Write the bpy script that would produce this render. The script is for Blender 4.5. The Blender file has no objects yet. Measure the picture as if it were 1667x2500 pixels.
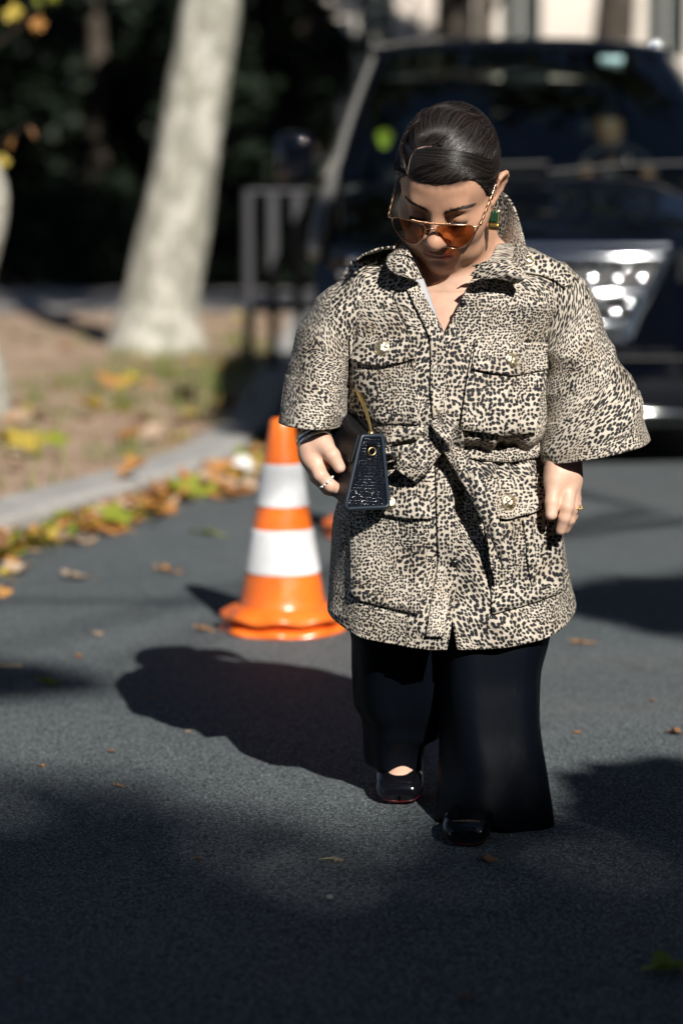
import bpy, math, random
import numpy as np
from mathutils import Vector, Matrix
from mathutils.bvhtree import BVHTree
import openvdb as vdb

random.seed(7)
rng = np.random.default_rng(11)
scene = bpy.context.scene
C = scene.collection
rad = math.radians

# ------------------------------------------------------------------ camera, sky, sun, exposure
CAM_H, PITCH, FPX = 1.0, rad(6.84), 85.0 / 36.0 * 2500.0
cam_data = bpy.data.cameras.new('camera')
cam = bpy.data.objects.new('camera', cam_data)
C.objects.link(cam)
cam.location = (0, 0, CAM_H)
cam.rotation_euler = (rad(90) - PITCH, 0, 0)
cam_data.sensor_fit = 'VERTICAL'
cam_data.sensor_height = 36.0
cam_data.sensor_width = 24.0
cam_data.lens = 85.0
cam_data.clip_start = 0.05
cam_data.clip_end = 900
cam_data.dof.use_dof = True
cam_data.dof.focus_distance = 3.97
cam_data.dof.aperture_fstop = 2.3
cam_data.dof.aperture_blades = 0
scene.camera = cam

SUN_EL, SUN_AZ = rad(34.5), rad(20.5)            # azimuth: to the right of straight behind the camera
sun_to = Vector((math.sin(SUN_AZ) * math.cos(SUN_EL), -math.cos(SUN_AZ) * math.cos(SUN_EL), math.sin(SUN_EL)))
world = bpy.data.worlds.new("World")
scene.world = world
world.use_nodes = True
wn = world.node_tree
bg = wn.nodes['Background']
sky = wn.nodes.new('ShaderNodeTexSky')
sky.sky_type = 'NISHITA'
sky.sun_disc = False
sky.sun_elevation = SUN_EL
sky.sun_rotation = math.atan2(sun_to.x, sun_to.y)
sky.air_density = 0.7
sky.dust_density = 0.15
sky.ozone_density = 1.0
wn.links.new(sky.outputs[0], bg.inputs[0])
bg.inputs[1].default_value = 0.05
sun_data = bpy.data.lights.new('sun', 'SUN')
sun_data.energy = 5.0
sun_data.angle = rad(0.53)
sun_data.color = (1.0, 0.955, 0.89)
sun = bpy.data.objects.new('sun', sun_data)
C.objects.link(sun)
sun.rotation_euler = sun_to.to_track_quat('Z', 'Y').to_euler()
sun.location = (6, -12, 12)
scene.view_settings.view_transform = 'Standard'
scene.view_settings.look = 'None'
scene.view_settings.gamma = 1.0
scene.view_settings.use_curve_mapping = False
scene.view_settings.exposure = 0.32
scene.render.engine = 'CYCLES'
scene.cycles.use_denoising = True
scene.cycles.max_bounces = 8
scene.cycles.transparent_max_bounces = 12
scene.cycles.sample_clamp_indirect = 6.0
scene.cycles.caustics_reflective = False
scene.cycles.caustics_refractive = False

# ------------------------------------------------------------------ helpers
K = 1667.0 / 1568.0
def ray(u, v):
    """unit-depth direction of a point of the photograph (u, v in its 1568 x 2352 preview)"""
    a, b = (u * K - 833.5) / FPX, (1250.0 - v * K) / FPX
    return np.array([a, math.cos(PITCH) + b * math.sin(PITCH), -math.sin(PITCH) + b * math.cos(PITCH)])
def W(u, v, Y):
    d = ray(u, v)
    return np.array([0, 0, CAM_H]) + d * (Y / d[1])
def G(u, v, z=0.0):
    d = ray(u, v)
    return np.array([0, 0, CAM_H]) + d * ((z - CAM_H) / d[2])
def proj(P):
    P = np.atleast_2d(P) - np.array([0, 0, CAM_H])
    f = np.array([0, math.cos(PITCH), -math.sin(PITCH)]); u = np.array([0, math.sin(PITCH), math.cos(PITCH)])
    d = P @ f
    return np.stack([833.5 + FPX * P[:, 0] / d, 1250 - FPX * (P @ u) / d], 1) / K

ORG = {}
def tag(o, label=None, cat=None, group=None, kind=None):
    if label: o['label'] = label
    if cat: o['category'] = cat
    if group: o['group'] = group
    if kind: o['kind'] = kind
    return o
def empty(name, loc, label, cat, group=None):
    o = bpy.data.objects.new(name, None)
    o.empty_display_size = 0.1
    C.objects.link(o)
    o.location = loc
    ORG[o] = np.array(loc, float)
    return tag(o, label, cat, group)
def mesh_data(name, V, F, mats, uv=None, smooth=True, midx=None, col=None):
    me = bpy.data.meshes.new(name)
    V = np.asarray(V, np.float32)
    if isinstance(F, np.ndarray):
        n, k = F.shape
        me.vertices.add(len(V)); me.vertices.foreach_set('co', V.ravel())
        me.loops.add(n * k); me.loops.foreach_set('vertex_index', F.astype(np.int32).ravel())
        me.polygons.add(n)
        me.polygons.foreach_set('loop_start', np.arange(0, n * k, k, dtype=np.int32))
        me.update(calc_edges=True)
    else:
        me.from_pydata(V.tolist(), [], [list(f) for f in F])
        me.update(calc_edges=True)
    me.validate()
    for m in (mats if isinstance(mats, (list, tuple)) else [mats]):
        me.materials.append(m)
    if smooth:
        me.polygons.foreach_set('use_smooth', np.ones(len(me.polygons), bool))
    if midx is not None:
        me.polygons.foreach_set('material_index', np.asarray(midx, np.int32))
    li = np.empty(len(me.loops), np.int32); me.loops.foreach_get('vertex_index', li)
    if uv is not None:
        l = me.uv_layers.new(name='UVMap')
        l.data.foreach_set('uv', np.asarray(uv, np.float32)[li].ravel())
    if col is not None:
        a = me.color_attributes.new('Col', 'FLOAT_COLOR', 'POINT')
        c4 = np.ones((len(V), 4), np.float32); c4[:, :col.shape[1]] = col
        a.data.foreach_set('color', c4.ravel())
    return me
def obj(name, V, F, mats, parent=None, **kw):
    """link ONE mesh object; vertices come in world space, the origin goes to the parent's or to the thing's own base"""
    V = np.asarray(V, float)
    if parent is not None:
        loc = np.array([V[:, 0].mean(), V[:, 1].mean(), V[:, 2].mean()])
        off = loc - ORG[parent]
    else:
        loc = np.array([V[:, 0].mean(), V[:, 1].mean(), V[:, 2].min()])
        off = loc
    me = mesh_data(name, V - loc, F, mats, **kw)
    o = bpy.data.objects.new(name, me)
    C.objects.link(o)
    o.location = off
    ORG[o] = loc
    if parent is not None: o.parent = parent
    return o
def solid(o, t, off=0.0):
    m = o.modifiers.new('thickness', 'SOLIDIFY'); m.thickness = t; m.offset = off
    return o
def grid_faces(r, c, close=False, base=0):
    i = np.arange(r - 1)[:, None]; j = np.arange(c if close else c - 1)[None, :]
    j2 = (j + 1) % c
    f = np.stack([i * c + j, i * c + j2, (i + 1) * c + j2, (i + 1) * c + j], -1).reshape(-1, 4)
    return f + base
class MB:
    """collects shapes into one mesh"""
    def __init__(s): s.V = []; s.F = []; s.M = []; s.n = 0
    def add(s, V, F, m=0):
        V = np.asarray(V, float); s.V.append(V)
        s.F += [[int(a) + s.n for a in f] for f in F]; s.M += [m] * len(F); s.n += len(V)
        return s
    def grid(s, P, close=False, cap=False, m=0):
        P = np.asarray(P, float); r, c = P.shape[:2]
        s.add(P.reshape(-1, 3), grid_faces(r, c, close).tolist(), m)
        if cap:
            s.add(P[0], [list(range(c))[::-1]], m); s.add(P[-1], [list(range(c))], m)
        return s
    def box(s, lo, hi, m=0, bev=0.0, M4=None):
        x0, y0, z0 = lo; x1, y1, z1 = hi
        if bev > 0:
            import bmesh
            bm = bmesh.new(); bmesh.ops.create_cube(bm, size=1.0)
            for v in bm.verts:
                v.co = Vector(((x0 + x1) / 2 + v.co.x * (x1 - x0), (y0 + y1) / 2 + v.co.y * (y1 - y0), (z0 + z1) / 2 + v.co.z * (z1 - z0)))
            bmesh.ops.bevel(bm, geom=list(bm.edges), offset=bev, segments=2, affect='EDGES', profile=0.5)
            V = np.array([v.co[:] for v in bm.verts]); bm.verts.index_update()
            F = [[v.index for v in f.verts] for f in bm.faces]; bm.free()
        else:
            V = np.array([(x0, y0, z0), (x1, y0, z0), (x1, y1, z0), (x0, y1, z0), (x0, y0, z1), (x1, y0, z1), (x1, y1, z1), (x0, y1, z1)])
            F = [(0, 3, 2, 1), (4, 5, 6, 7), (0, 1, 5, 4), (1, 2, 6, 5), (2, 3, 7, 6), (3, 0, 4, 7)]
        if M4 is not None:
            V = V @ np.array(M4)[:3, :3].T + np.array(M4)[:3, 3]
        return s.add(V, F, m)
    def tube(s, pts, r, n=8, cap=True, m=0):
        return s.grid(tube_grid(pts, r, n), close=True, cap=cap, m=m)
    def lathe(s, prof, c, n=32, m=0):
        a = np.linspace(0, 2 * math.pi, n, endpoint=False)
        P = np.array([[(c[0] + r * math.cos(t), c[1] + r * math.sin(t), c[2] + z) for t in a] for r, z in prof])
        return s.grid(P, close=True, m=m)
    def build(s, name, mats, parent=None, **kw):
        return obj(name, np.concatenate(s.V), s.F, mats, parent, midx=s.M if isinstance(mats, (list, tuple)) else None, **kw)
def tube_grid(pts, r, n=8):
    pts = np.asarray(pts, float); r = np.broadcast_to(np.asarray(r, float), (len(pts),))
    T = np.gradient(pts, axis=0); T /= np.linalg.norm(T, axis=1)[:, None] + 1e-12
    ref = np.array([0, 0, 1.0]) if abs(T[0, 2]) < 0.9 else np.array([1.0, 0, 0])
    out = []
    N = np.cross(T[0], ref); N /= np.linalg.norm(N)
    a = np.linspace(0, 2 * math.pi, n, endpoint=False)
    for i in range(len(pts)):
        N = N - T[i] * (N @ T[i]); N /= np.linalg.norm(N) + 1e-12
        B = np.cross(T[i], N)
        out.append(pts[i] + r[i] * (np.cos(a)[:, None] * N + np.sin(a)[:, None] * B))
    return np.array(out)
def pchip(xs, ys, x):
    xs = np.asarray(xs, float); ys = np.asarray(ys, float); x = np.asarray(x, float)
    h = np.diff(xs); sh = (-1,) + (1,) * (ys.ndim - 1)
    d = np.diff(ys, axis=0) / h.reshape(sh)
    m = np.zeros_like(ys)
    m[0], m[-1] = d[0], d[-1]
    a, b = d[:-1], d[1:]
    with np.errstate(divide='ignore', invalid='ignore'):
        hm = np.where(a * b > 0, 2 * a * b / (a + b), 0)
    m[1:-1] = hm
    i = np.clip(np.searchsorted(xs, x) - 1, 0, len(xs) - 2)
    t = ((x - xs[i]) / h[i]).reshape((-1,) + (1,) * (ys.ndim - 1)); hh = h[i].reshape(t.shape)
    t2, t3 = t * t, t * t * t
    return ys[i] * (2 * t3 - 3 * t2 + 1) + m[i] * hh * (t3 - 2 * t2 + t) + ys[i + 1] * (-2 * t3 + 3 * t2) + m[i + 1] * hh * (t3 - t2)
def spline(pts, n):
    """smooth curve through the points (Catmull-Rom), n samples"""
    P = np.asarray(pts, float); P = np.vstack([2 * P[0] - P[1], P, 2 * P[-1] - P[-2]])
    t = np.linspace(0, len(P) - 3 - 1e-9, n); i = t.astype(int); f = (t - i)[:, None]
    a, b, c, d = P[i], P[i + 1], P[i + 2], P[i + 3]
    return 0.5 * (2 * b + (c - a) * f + (2 * a - 5 * b + 4 * c - d) * f ** 2 + (3 * b - a - 3 * c + d) * f ** 3)
def _h(i, j, k, seed):
    n = (i * 374761393 + j * 668265263 + k * 2147483647 + seed * 1274126177) & 0xffffffff
    n = ((n ^ (n >> 13)) * 1274126177) & 0xffffffff
    return ((n ^ (n >> 16)) & 0xffff) / 65535.0
def vnoise(P, seed=0):
    """value noise in 0..1 at points (..., 3)"""
    P = np.asarray(P, float); i = np.floor(P).astype(np.int64); f = P - i; f = f * f * (3 - 2 * f)
    r = 0
    for a in (0, 1):
        for b in (0, 1):
            for c in (0, 1):
                w = (f[..., 0] if a else 1 - f[..., 0]) * (f[..., 1] if b else 1 - f[..., 1]) * (f[..., 2] if c else 1 - f[..., 2])
                r = r + w * _h(i[..., 0] + a, i[..., 1] + b, i[..., 2] + c, seed)
    return r
def sstep(a, b, x):
    t = np.clip((np.asarray(x, float) - a) / (b - a), 0, 1); return t * t * (3 - 2 * t)

# ------------------------------------------------------------------ materials
def mat(name, color=(0.5, 0.5, 0.5), rough=0.6, metal=0.0, spec=0.5, **kw):
    m = bpy.data.materials.new(name); m.use_nodes = True
    b = m.node_tree.nodes['Principled BSDF']
    b.inputs['Base Color'].default_value = (*color, 1)
    b.inputs['Roughness'].default_value = rough
    b.inputs['Metallic'].default_value = metal
    b.inputs['Specular IOR Level'].default_value = spec
    for k, v in kw.items():
        b.inputs[k].default_value = v
    return m
class NT:
    def __init__(s, m):
        s.t = m.node_tree; s.b = s.t.nodes['Principled BSDF']
        s.co = s.t.nodes.new('ShaderNodeTexCoord')
    def n(s, typ, ins={}, **props):
        x = s.t.nodes.new(typ)
        for k, v in props.items(): setattr(x, k, v)
        for k, v in ins.items(): s.set(x.inputs[k], v)
        return x
    def set(s, sock, v):
        if isinstance(v, bpy.types.NodeSocket): s.t.links.new(v, sock)
        elif isinstance(v, (tuple, list)) and len(v) == 3 and sock.type == 'RGBA': sock.default_value = (*v, 1)
        else: sock.default_value = v
    def math(s, op, a, b=0.0, c=0.0, clamp=False):
        x = s.n('ShaderNodeMath', {0: a, 1: b, 2: c}, operation=op, use_clamp=clamp); return x.outputs[0]
    def ramp(s, x, a, b, lo=0.0, hi=1.0):
        r = s.n('ShaderNodeMapRange', {'Value': x, 'From Min': a, 'From Max': b, 'To Min': lo, 'To Max': hi}, interpolation_type='SMOOTHSTEP'); return r.outputs[0]
    def noise(s, vec, scale, detail=3.0, rough=0.55, dist=0.0):
        return s.n('ShaderNodeTexNoise', {'Vector': vec, 'Scale': scale, 'Detail': detail, 'Roughness': rough, 'Distortion': dist})
    def mix(s, f, a, b):
        x = s.n('ShaderNodeMix', data_type='RGBA'); s.set(x.inputs[0], f); s.set(x.inputs[6], a); s.set(x.inputs[7], b); return x.outputs[2]
    def bump(s, h, dist=0.01, strength=1.0, normal=None):
        x = s.n('ShaderNodeBump', {'Height': h, 'Distance': dist, 'Strength': strength})
        if normal is not None: s.set(x.inputs['Normal'], normal)
        return x.outputs[0]
    def out(s, **kw):
        for k, v in kw.items(): s.set(s.b.inputs[k.replace('_', ' ')], v)

def leopard(name, scale=218.0, thr=0.385, hue=0.0):
    m = mat(name, rough=0.72, spec=0.25); t = NT(m)
    uv = t.co.outputs['UV']
    warp = t.noise(uv, 26.0, 2.0)
    w2 = t.n('ShaderNodeVectorMath', {0: warp.outputs['Color'], 1: (0.5, 0.5, 0.5)}, operation='SUBTRACT').outputs[0]
    w3 = t.n('ShaderNodeVectorMath', {0: w2, 'Scale': 0.016}, operation='SCALE').outputs[0]
    fine = t.noise(uv, 260.0, 2.0)
    f2 = t.n('ShaderNodeVectorMath', {0: fine.outputs['Color'], 1: (0.5, 0.5, 0.5)}, operation='SUBTRACT').outputs[0]
    f3 = t.n('ShaderNodeVectorMath', {0: f2, 'Scale': 0.0024}, operation='SCALE').outputs[0]
    v1 = t.n('ShaderNodeVectorMath', {0: uv, 1: w3}, operation='ADD').outputs[0]
    v2 = t.n('ShaderNodeVectorMath', {0: v1, 1: f3}, operation='ADD').outputs[0]
    mp = t.n('ShaderNodeMapping', {'Vector': v2, 'Scale': (1.0, 0.86, 1.0)}).outputs[0]
    vor = t.n('ShaderNodeTexVoronoi', {'Vector': mp, 'Scale': scale, 'Randomness': 0.62}, voronoi_dimensions='2D', feature='F1')
    low = t.noise(uv, 11.0, 2.0, 0.5).outputs['Fac']
    th = t.math('MULTIPLY_ADD', low, 0.30, thr - 0.14)
    d = t.math('SUBTRACT', vor.outputs['Distance'], th)
    vor2 = t.n('ShaderNodeTexVoronoi', {'Vector': mp, 'Scale': scale * 0.68, 'Randomness': 0.66}, voronoi_dimensions='2D', feature='F1')
    d2 = t.math('SUBTRACT', vor2.outputs['Distance'], t.math('MULTIPLY_ADD', low, 0.26, thr - 0.10))
    big = t.ramp(t.noise(uv, 8.5, 2.0, 0.5).outputs['Color'], 0.45, 0.53)
    d = t.math('ADD', t.math('MULTIPLY', d, t.math('SUBTRACT', 1.0, big)), t.math('MULTIPLY', d2, big))
    spot = t.ramp(d, -0.06, 0.06, 1.0, 0.0)
    cx = t.n('ShaderNodeSeparateColor', {'Color': vor.outputs['Color']}).outputs[0]
    ring = t.math('MULTIPLY', t.ramp(vor.outputs['Distance'], 0.10, 0.17, 1.0, 0.0), t.math('GREATER_THAN', cx, 0.9))
    spot = t.math('SUBTRACT', spot, t.math('MULTIPLY', ring, 0.8), clamp=True)
    tan_f = t.ramp(t.noise(uv, 17.0, 3.0, 0.6).outputs['Fac'], 0.46, 0.72)
    near = t.ramp(d, 0.0, 0.16, 0.55, 0.0)
    tan_f = t.math('ADD', t.math('MULTIPLY', tan_f, 0.55), t.math('MULTIPLY', near, 0.5), clamp=True)
    base = t.mix(tan_f, (0.57, 0.51, 0.425), (0.29, 0.22, 0.145))
    dark = t.mix(t.noise(uv, 60.0).outputs['Fac'], (0.006, 0.008, 0.011), (0.022, 0.022, 0.024))
    col = t.mix(spot, base, dark)
    wr = t.noise(uv, 28.0, 4.0, 0.6, 0.6).outputs['Fac']
    wv = t.noise(uv, 900.0, 1.0).outputs['Fac']
    nb = t.bump(wr, 0.006, 0.65)
    nb = t.bump(wv, 0.0006, 0.25, nb)
    t.out(Base_Color=col, Normal=nb)
    t.b.inputs['Sheen Weight'].default_value = 0.05
    return m
M = {}
M['leo'] = leopard('leopard_print_cotton')
M['leo2'] = leopard('leopard_print_cotton_fine', 232.0, 0.37)

def skin_mat():
    m = mat('skin', rough=0.46, spec=0.4); t = NT(m)
    att = t.n('ShaderNodeAttribute', attribute_name='Col')
    v = t.co.outputs['Object']
    mott = t.ramp(t.noise(v, 55.0, 3.0).outputs['Fac'], 0.3, 0.7, 0.93, 1.05)
    c = t.n('ShaderNodeVectorMath', {0: att.outputs['Color'], 'Scale': mott}, operation='SCALE').outputs[0]
    nb = t.bump(t.noise(v, 900.0, 2.0).outputs['Fac'], 0.0006, 0.35)
    t.out(Base_Color=c, Normal=nb)
    t.b.inputs['Subsurface Weight'].default_value = 0.12
    t.b.inputs['Subsurface Radius'].default_value = (0.009, 0.0035, 0.0018)
    t.b.inputs['Subsurface Scale'].default_value = 1.0
    return m
M['skin'] = skin_mat()
def hair_mat():
    m = mat('black_hair', rough=0.3, spec=0.6); t = NT(m)
    r = t.n('ShaderNodeNewGeometry').outputs['Random Per Island']
    t.out(Base_Color=t.mix(t.ramp(r, 0.55, 1.0), (0.006, 0.0048, 0.0045), (0.040, 0.024, 0.018)), Roughness=t.ramp(r, 0.0, 1.0, 0.32, 0.55)); return m
M['hair'] = hair_mat()
M['brow'] = mat('brow_hair', (0.030, 0.017, 0.012), 0.5)
M['gold'] = mat('gold', (0.86, 0.62, 0.26), 0.30, 1.0)
M['pale_gold'] = mat('pale_gold', (0.86, 0.74, 0.50), 0.40, 1.0)
M['rose_gold'] = mat('rose_gold', (0.75, 0.45, 0.28), 0.25, 1.0)
M['silver'] = mat('silver', (0.82, 0.83, 0.85), 0.34, 1.0)
M['chrome'] = mat('chrome', (0.85, 0.87, 0.90), 0.09, 1.0)
M['black_plastic'] = mat('black_plastic', (0.012, 0.012, 0.013), 0.5)
M['black_button'] = mat('black_button', (0.01, 0.01, 0.011), 0.3)
M['rubber'] = mat('tyre_rubber', (0.015, 0.015, 0.015), 0.8)
M['green_stone'] = mat('green_stone', (0.012, 0.045, 0.022), 0.12, spec=0.6)
M['pearl'] = mat('pearl', (0.85, 0.82, 0.78), 0.2)
M['lining'] = mat('pale_lining', (0.42, 0.43, 0.46), 0.8)
M['red_sole'] = mat('red_sole', (0.09, 0.006, 0.008), 0.4)

def trouser_mat():
    m = mat('black_satin', (0.0030, 0.0042, 0.0070), 0.5, spec=0.04); t = NT(m)
    v = t.co.outputs['UV']
    mp = t.n('ShaderNodeMapping', {'Vector': v, 'Scale': (1.0, 0.35, 1.0)}).outputs[0]
    n1 = t.noise(mp, 9.0, 3.0, 0.5, 0.8).outputs['Fac']
    n2 = t.noise(mp, 34.0, 3.0, 0.5, 0.8).outputs['Fac']
    nb = t.bump(n1, 0.02, 0.3); nb = t.bump(n2, 0.004, 0.25, nb); nb = t.bump(t.noise(v, 1500.0).outputs['Fac'], 0.0005, 0.2, nb)
    t.out(Normal=nb); t.b.inputs['Sheen Weight'].default_value = 0.0
    t.b.inputs['Sheen Tint'].default_value = (0.5, 0.65, 1, 1)
    return m
M['satin'] = trouser_mat()
M['patent'] = mat('black_patent_leather', (0.004, 0.004, 0.006), 0.07, spec=0.6)
def croc_mat():
    m = mat('black_embossed_leather', (0.006, 0.008, 0.013), 0.16, spec=0.7); t = NT(m)
    uv = t.co.outputs['UV']
    mp = t.n('ShaderNodeMapping', {'Vector': uv, 'Scale': (105.0, 250.0, 1.0)}).outputs[0]
    wr = t.n('ShaderNodeVectorMath', {0: mp, 1: t.noise(uv, 70.0, 2.0).outputs['Color']}, operation='ADD').outputs[0]
    vo = t.n('ShaderNodeTexVoronoi', {'Vector': wr, 'Scale': 1.0, 'Randomness': 0.35}, voronoi_dimensions='2D', feature='DISTANCE_TO_EDGE')
    h = t.ramp(vo.outputs['Distance'], 0.0, 0.28)
    t.out(Normal=t.bump(h, 0.0016, 1.0)); return m
M['croc'] = croc_mat()
def leather_mat():
    m = mat('black_smooth_leather', (0.006, 0.006, 0.007), 0.45, spec=0.35); t = NT(m)
    v = t.co.outputs['Object']
    t.out(Normal=t.bump(t.noise(v, 420.0, 3.0).outputs['Fac'], 0.0008, 0.35)); return m
M['leather'] = leather_mat()
M['piping'] = mat('navy_leather_piping', (0.012, 0.020, 0.032), 0.35)

def asphalt_mat():
    m = mat('asphalt', rough=0.8, spec=0.16); t = NT(m)
    v = t.co.outputs['Object']
    vo = t.n('ShaderNodeTexVoronoi', {'Vector': v, 'Scale': 215.0, 'Randomness': 1.0}, feature='F1')
    cell = t.n('ShaderNodeSeparateColor', {'Color': vo.outputs['Color']}).outputs[0]
    stone = t.ramp(vo.outputs['Distance'], 0.25, 0.6, 1.0, 0.0)
    pick = t.ramp(cell, 0.35, 1.0)
    n1 = t.noise(v, 1.3, 4.0, 0.6).outputs['Fac']; n2 = t.noise(v, 480.0, 2.0).outputs['Fac']
    base = t.mix(t.ramp(n1, 0.3, 0.7), (0.098, 0.118, 0.125), (0.140, 0.160, 0.166))
    base = t.mix(t.math('MULTIPLY', t.math('MULTIPLY', stone, pick), 0.85), base, (0.33, 0.36, 0.38))
    base = t.mix(t.math('MULTIPLY', t.ramp(vo.outputs['Distance'], 0.45, 0.8), 0.8), base, (0.028, 0.032, 0.034))
    # old patches and hairline cracks
    base = t.mix(t.math('MULTIPLY', t.ramp(t.noise(v, 0.35, 3.0).outputs['Fac'], 0.55, 0.62), 0.22), base, (0.16, 0.155, 0.15))
    base = t.mix(t.math('MULTIPLY', t.ramp(t.noise(v, 2.6, 5.0, 0.7, 0.5).outputs['Fac'], 0.56, 0.70), 0.45), base, (0.062, 0.068, 0.070))
    h = t.math('ADD', t.ramp(vo.outputs['Distance'], 0.1, 0.7, 1.0, 0.0), t.math('MULTIPLY', n2, 0.5))
    h = t.math('ADD', h, t.math('MULTIPLY', cell, 0.35))
    t.out(Base_Color=base, Roughness=t.math('SUBTRACT', t.ramp(n2, 0.2, 0.8, 0.70, 0.95), t.math('MULTIPLY', t.math('MULTIPLY', stone, pick), 0.35)), Normal=t.bump(h, 0.0016, 0.8)); return m
M['asphalt'] = asphalt_mat()
def soil_mat():
    m = mat('dry_soil', rough=0.95, spec=0.15); t = NT(m)
    v = t.co.outputs['Object']
    n1 = t.noise(v, 2.2, 5.0, 0.65).outputs['Fac']; n2 = t.noise(v, 26.0, 4.0, 0.6).outputs['Fac']
    c = t.mix(t.ramp(n1, 0.35, 0.7), (0.35, 0.245, 0.175), (0.52, 0.385, 0.28))
    c = t.mix(t.math('MULTIPLY', t.ramp(n2, 0.45, 0.65), 0.7), c, (0.22, 0.145, 0.10))
    c = t.mix(t.math('MULTIPLY', t.ramp(t.noise(v, 1.1, 3.0).outputs['Fac'], 0.56, 0.66), 0.6), c, (0.13, 0.16, 0.06))
    t.out(Base_Color=c, Normal=t.bump(n2, 0.012, 0.5)); return m
M['soil'] = soil_mat()
def stone_mat(name, a, b, sc=9.0, rough=0.85):
    m = mat(name, rough=rough, spec=0.3); t = NT(m); v = t.co.outputs['Object']
    n1 = t.noise(v, sc, 5.0, 0.65).outputs['Fac']; n2 = t.noise(v, sc * 22, 3.0, 0.6).outputs['Fac']
    c = t.mix(t.ramp(n1, 0.3, 0.7), a, b)
    c = t.mix(t.math('MULTIPLY', t.ramp(n2, 0.55, 0.75), 0.4), c, tuple(x * 0.4 for x in a))
    t.out(Base_Color=c, Normal=t.bump(n2, 0.006, 0.5)); return m
M['kerb'] = stone_mat('granite_kerb', (0.34, 0.33, 0.315), (0.44, 0.43, 0.41))
M['path'] = stone_mat('path_gravel', (0.30, 0.28, 0.27), (0.38, 0.36, 0.34), 1.2)
M['facade'] = stone_mat('pale_limestone', (0.62, 0.54, 0.46), (0.74, 0.66, 0.57), 0.8)
M['facade2'] = stone_mat('grey_stone', (0.20, 0.19, 0.18), (0.30, 0.285, 0.265), 0.8)
M['brick'] = stone_mat('dark_brick', (0.04, 0.032, 0.028), (0.065, 0.05, 0.042), 3.0)
M['win'] = mat('window_glass_dark', (0.02, 0.03, 0.03), 0.08, spec=0.6)
M['frame_w'] = mat('window_frame_paint', (0.55, 0.53, 0.48), 0.6)
def bark_mat(name, a, b, c):
    m = mat(name, rough=0.9, spec=0.2); t = NT(m); v = t.co.outputs['Object']
    mp = t.n('ShaderNodeMapping', {'Vector': v, 'Scale': (1.0, 1.0, 0.55)}).outputs[0]
    n1 = t.noise(mp, 6.5, 5.0, 0.65, 0.6).outputs['Fac']; n2 = t.noise(mp, 17.0, 4.0, 0.6).outputs['Fac']
    col = t.mix(t.ramp(n1, 0.42, 0.55), a, b)
    col = t.mix(t.math('MULTIPLY', t.ramp(n2, 0.55, 0.66), 0.6), col, c)
    t.out(Base_Color=col, Normal=t.bump(n2, 0.03, 0.7)); return m
M['plane_bark'] = bark_mat('pale_plane_bark', (0.50, 0.485, 0.42), (0.29, 0.285, 0.235), (0.19, 0.15, 0.115))
M['dark_bark'] = bark_mat('dark_bark', (0.055, 0.045, 0.035), (0.09, 0.075, 0.06), (0.03, 0.025, 0.02))
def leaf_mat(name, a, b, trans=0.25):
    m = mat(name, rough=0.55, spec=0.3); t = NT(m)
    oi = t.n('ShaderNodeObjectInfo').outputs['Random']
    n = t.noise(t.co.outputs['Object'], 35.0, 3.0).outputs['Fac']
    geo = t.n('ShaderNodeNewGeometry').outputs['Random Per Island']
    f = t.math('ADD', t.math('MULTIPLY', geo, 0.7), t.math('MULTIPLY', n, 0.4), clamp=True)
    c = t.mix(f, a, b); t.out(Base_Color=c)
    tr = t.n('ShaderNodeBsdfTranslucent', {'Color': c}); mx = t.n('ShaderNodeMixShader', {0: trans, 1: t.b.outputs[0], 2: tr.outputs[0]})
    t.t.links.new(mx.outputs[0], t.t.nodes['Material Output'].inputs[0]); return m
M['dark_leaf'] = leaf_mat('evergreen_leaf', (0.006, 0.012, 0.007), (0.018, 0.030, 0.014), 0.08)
M['crown_leaf'] = leaf_mat('plane_leaf', (0.030, 0.050, 0.016), (0.055, 0.065, 0.02), 0.03)
M['leaf_orange'] = leaf_mat('fallen_leaf_orange', (0.48, 0.19, 0.05), (0.62, 0.33, 0.11))
M['leaf_yellow'] = leaf_mat('fallen_leaf_yellow', (0.46, 0.38, 0.04), (0.58, 0.42, 0.10))
M['leaf_green'] = leaf_mat('fallen_leaf_green', (0.13, 0.19, 0.03), (0.36, 0.38, 0.045))
M['leaf_brown'] = leaf_mat('fallen_leaf_brown', (0.22, 0.10, 0.05), (0.36, 0.20, 0.10))
M['leaf_pale'] = leaf_mat('fallen_leaf_pale', (0.46, 0.32, 0.22), (0.58, 0.44, 0.32))
M['grass'] = leaf_mat('grass_blade', (0.10, 0.16, 0.035), (0.24, 0.26, 0.07))
M['straw'] = mat('dry_straw', (0.52, 0.42, 0.24), 0.7)
def cone_mat():
    m = mat('cone_orange_plastic', rough=0.26, spec=0.8); t = NT(m); v = t.co.outputs['Object']
    mp = t.n('ShaderNodeMapping', {'Vector': v, 'Scale': (1.0, 1.0, 0.25)}).outputs[0]
    g = t.math('MULTIPLY', t.ramp(t.noise(mp, 60.0, 4.0, 0.7).outputs['Fac'], 0.56, 0.72), 0.45)
    g2 = t.math('MULTIPLY', t.ramp(t.noise(v, 14.0, 4.0, 0.65).outputs['Fac'], 0.5, 0.75), 0.3)
    c = t.mix(t.math('ADD', g, g2, clamp=True), (1.0, 0.20, 0.020), (0.62, 0.15, 0.05))
    t.out(Base_Color=c, Roughness=t.ramp(t.noise(v, 40.0, 3.0).outputs['Fac'], 0.3, 0.7, 0.2, 0.42)); return m
M['cone_orange'] = cone_mat()
def refl_mat():
    m = mat('reflective_white_sleeve', (0.82, 0.83, 0.84), 0.35); t = NT(m)
    v = t.co.outputs['Object']
    t.out(Base_Color=t.mix(t.ramp(t.noise(v, 30.0, 3.0).outputs['Fac'], 0.55, 0.8), (0.88, 0.89, 0.90), (0.76, 0.77, 0.78))); return m
M['cone_white'] = refl_mat()
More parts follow.
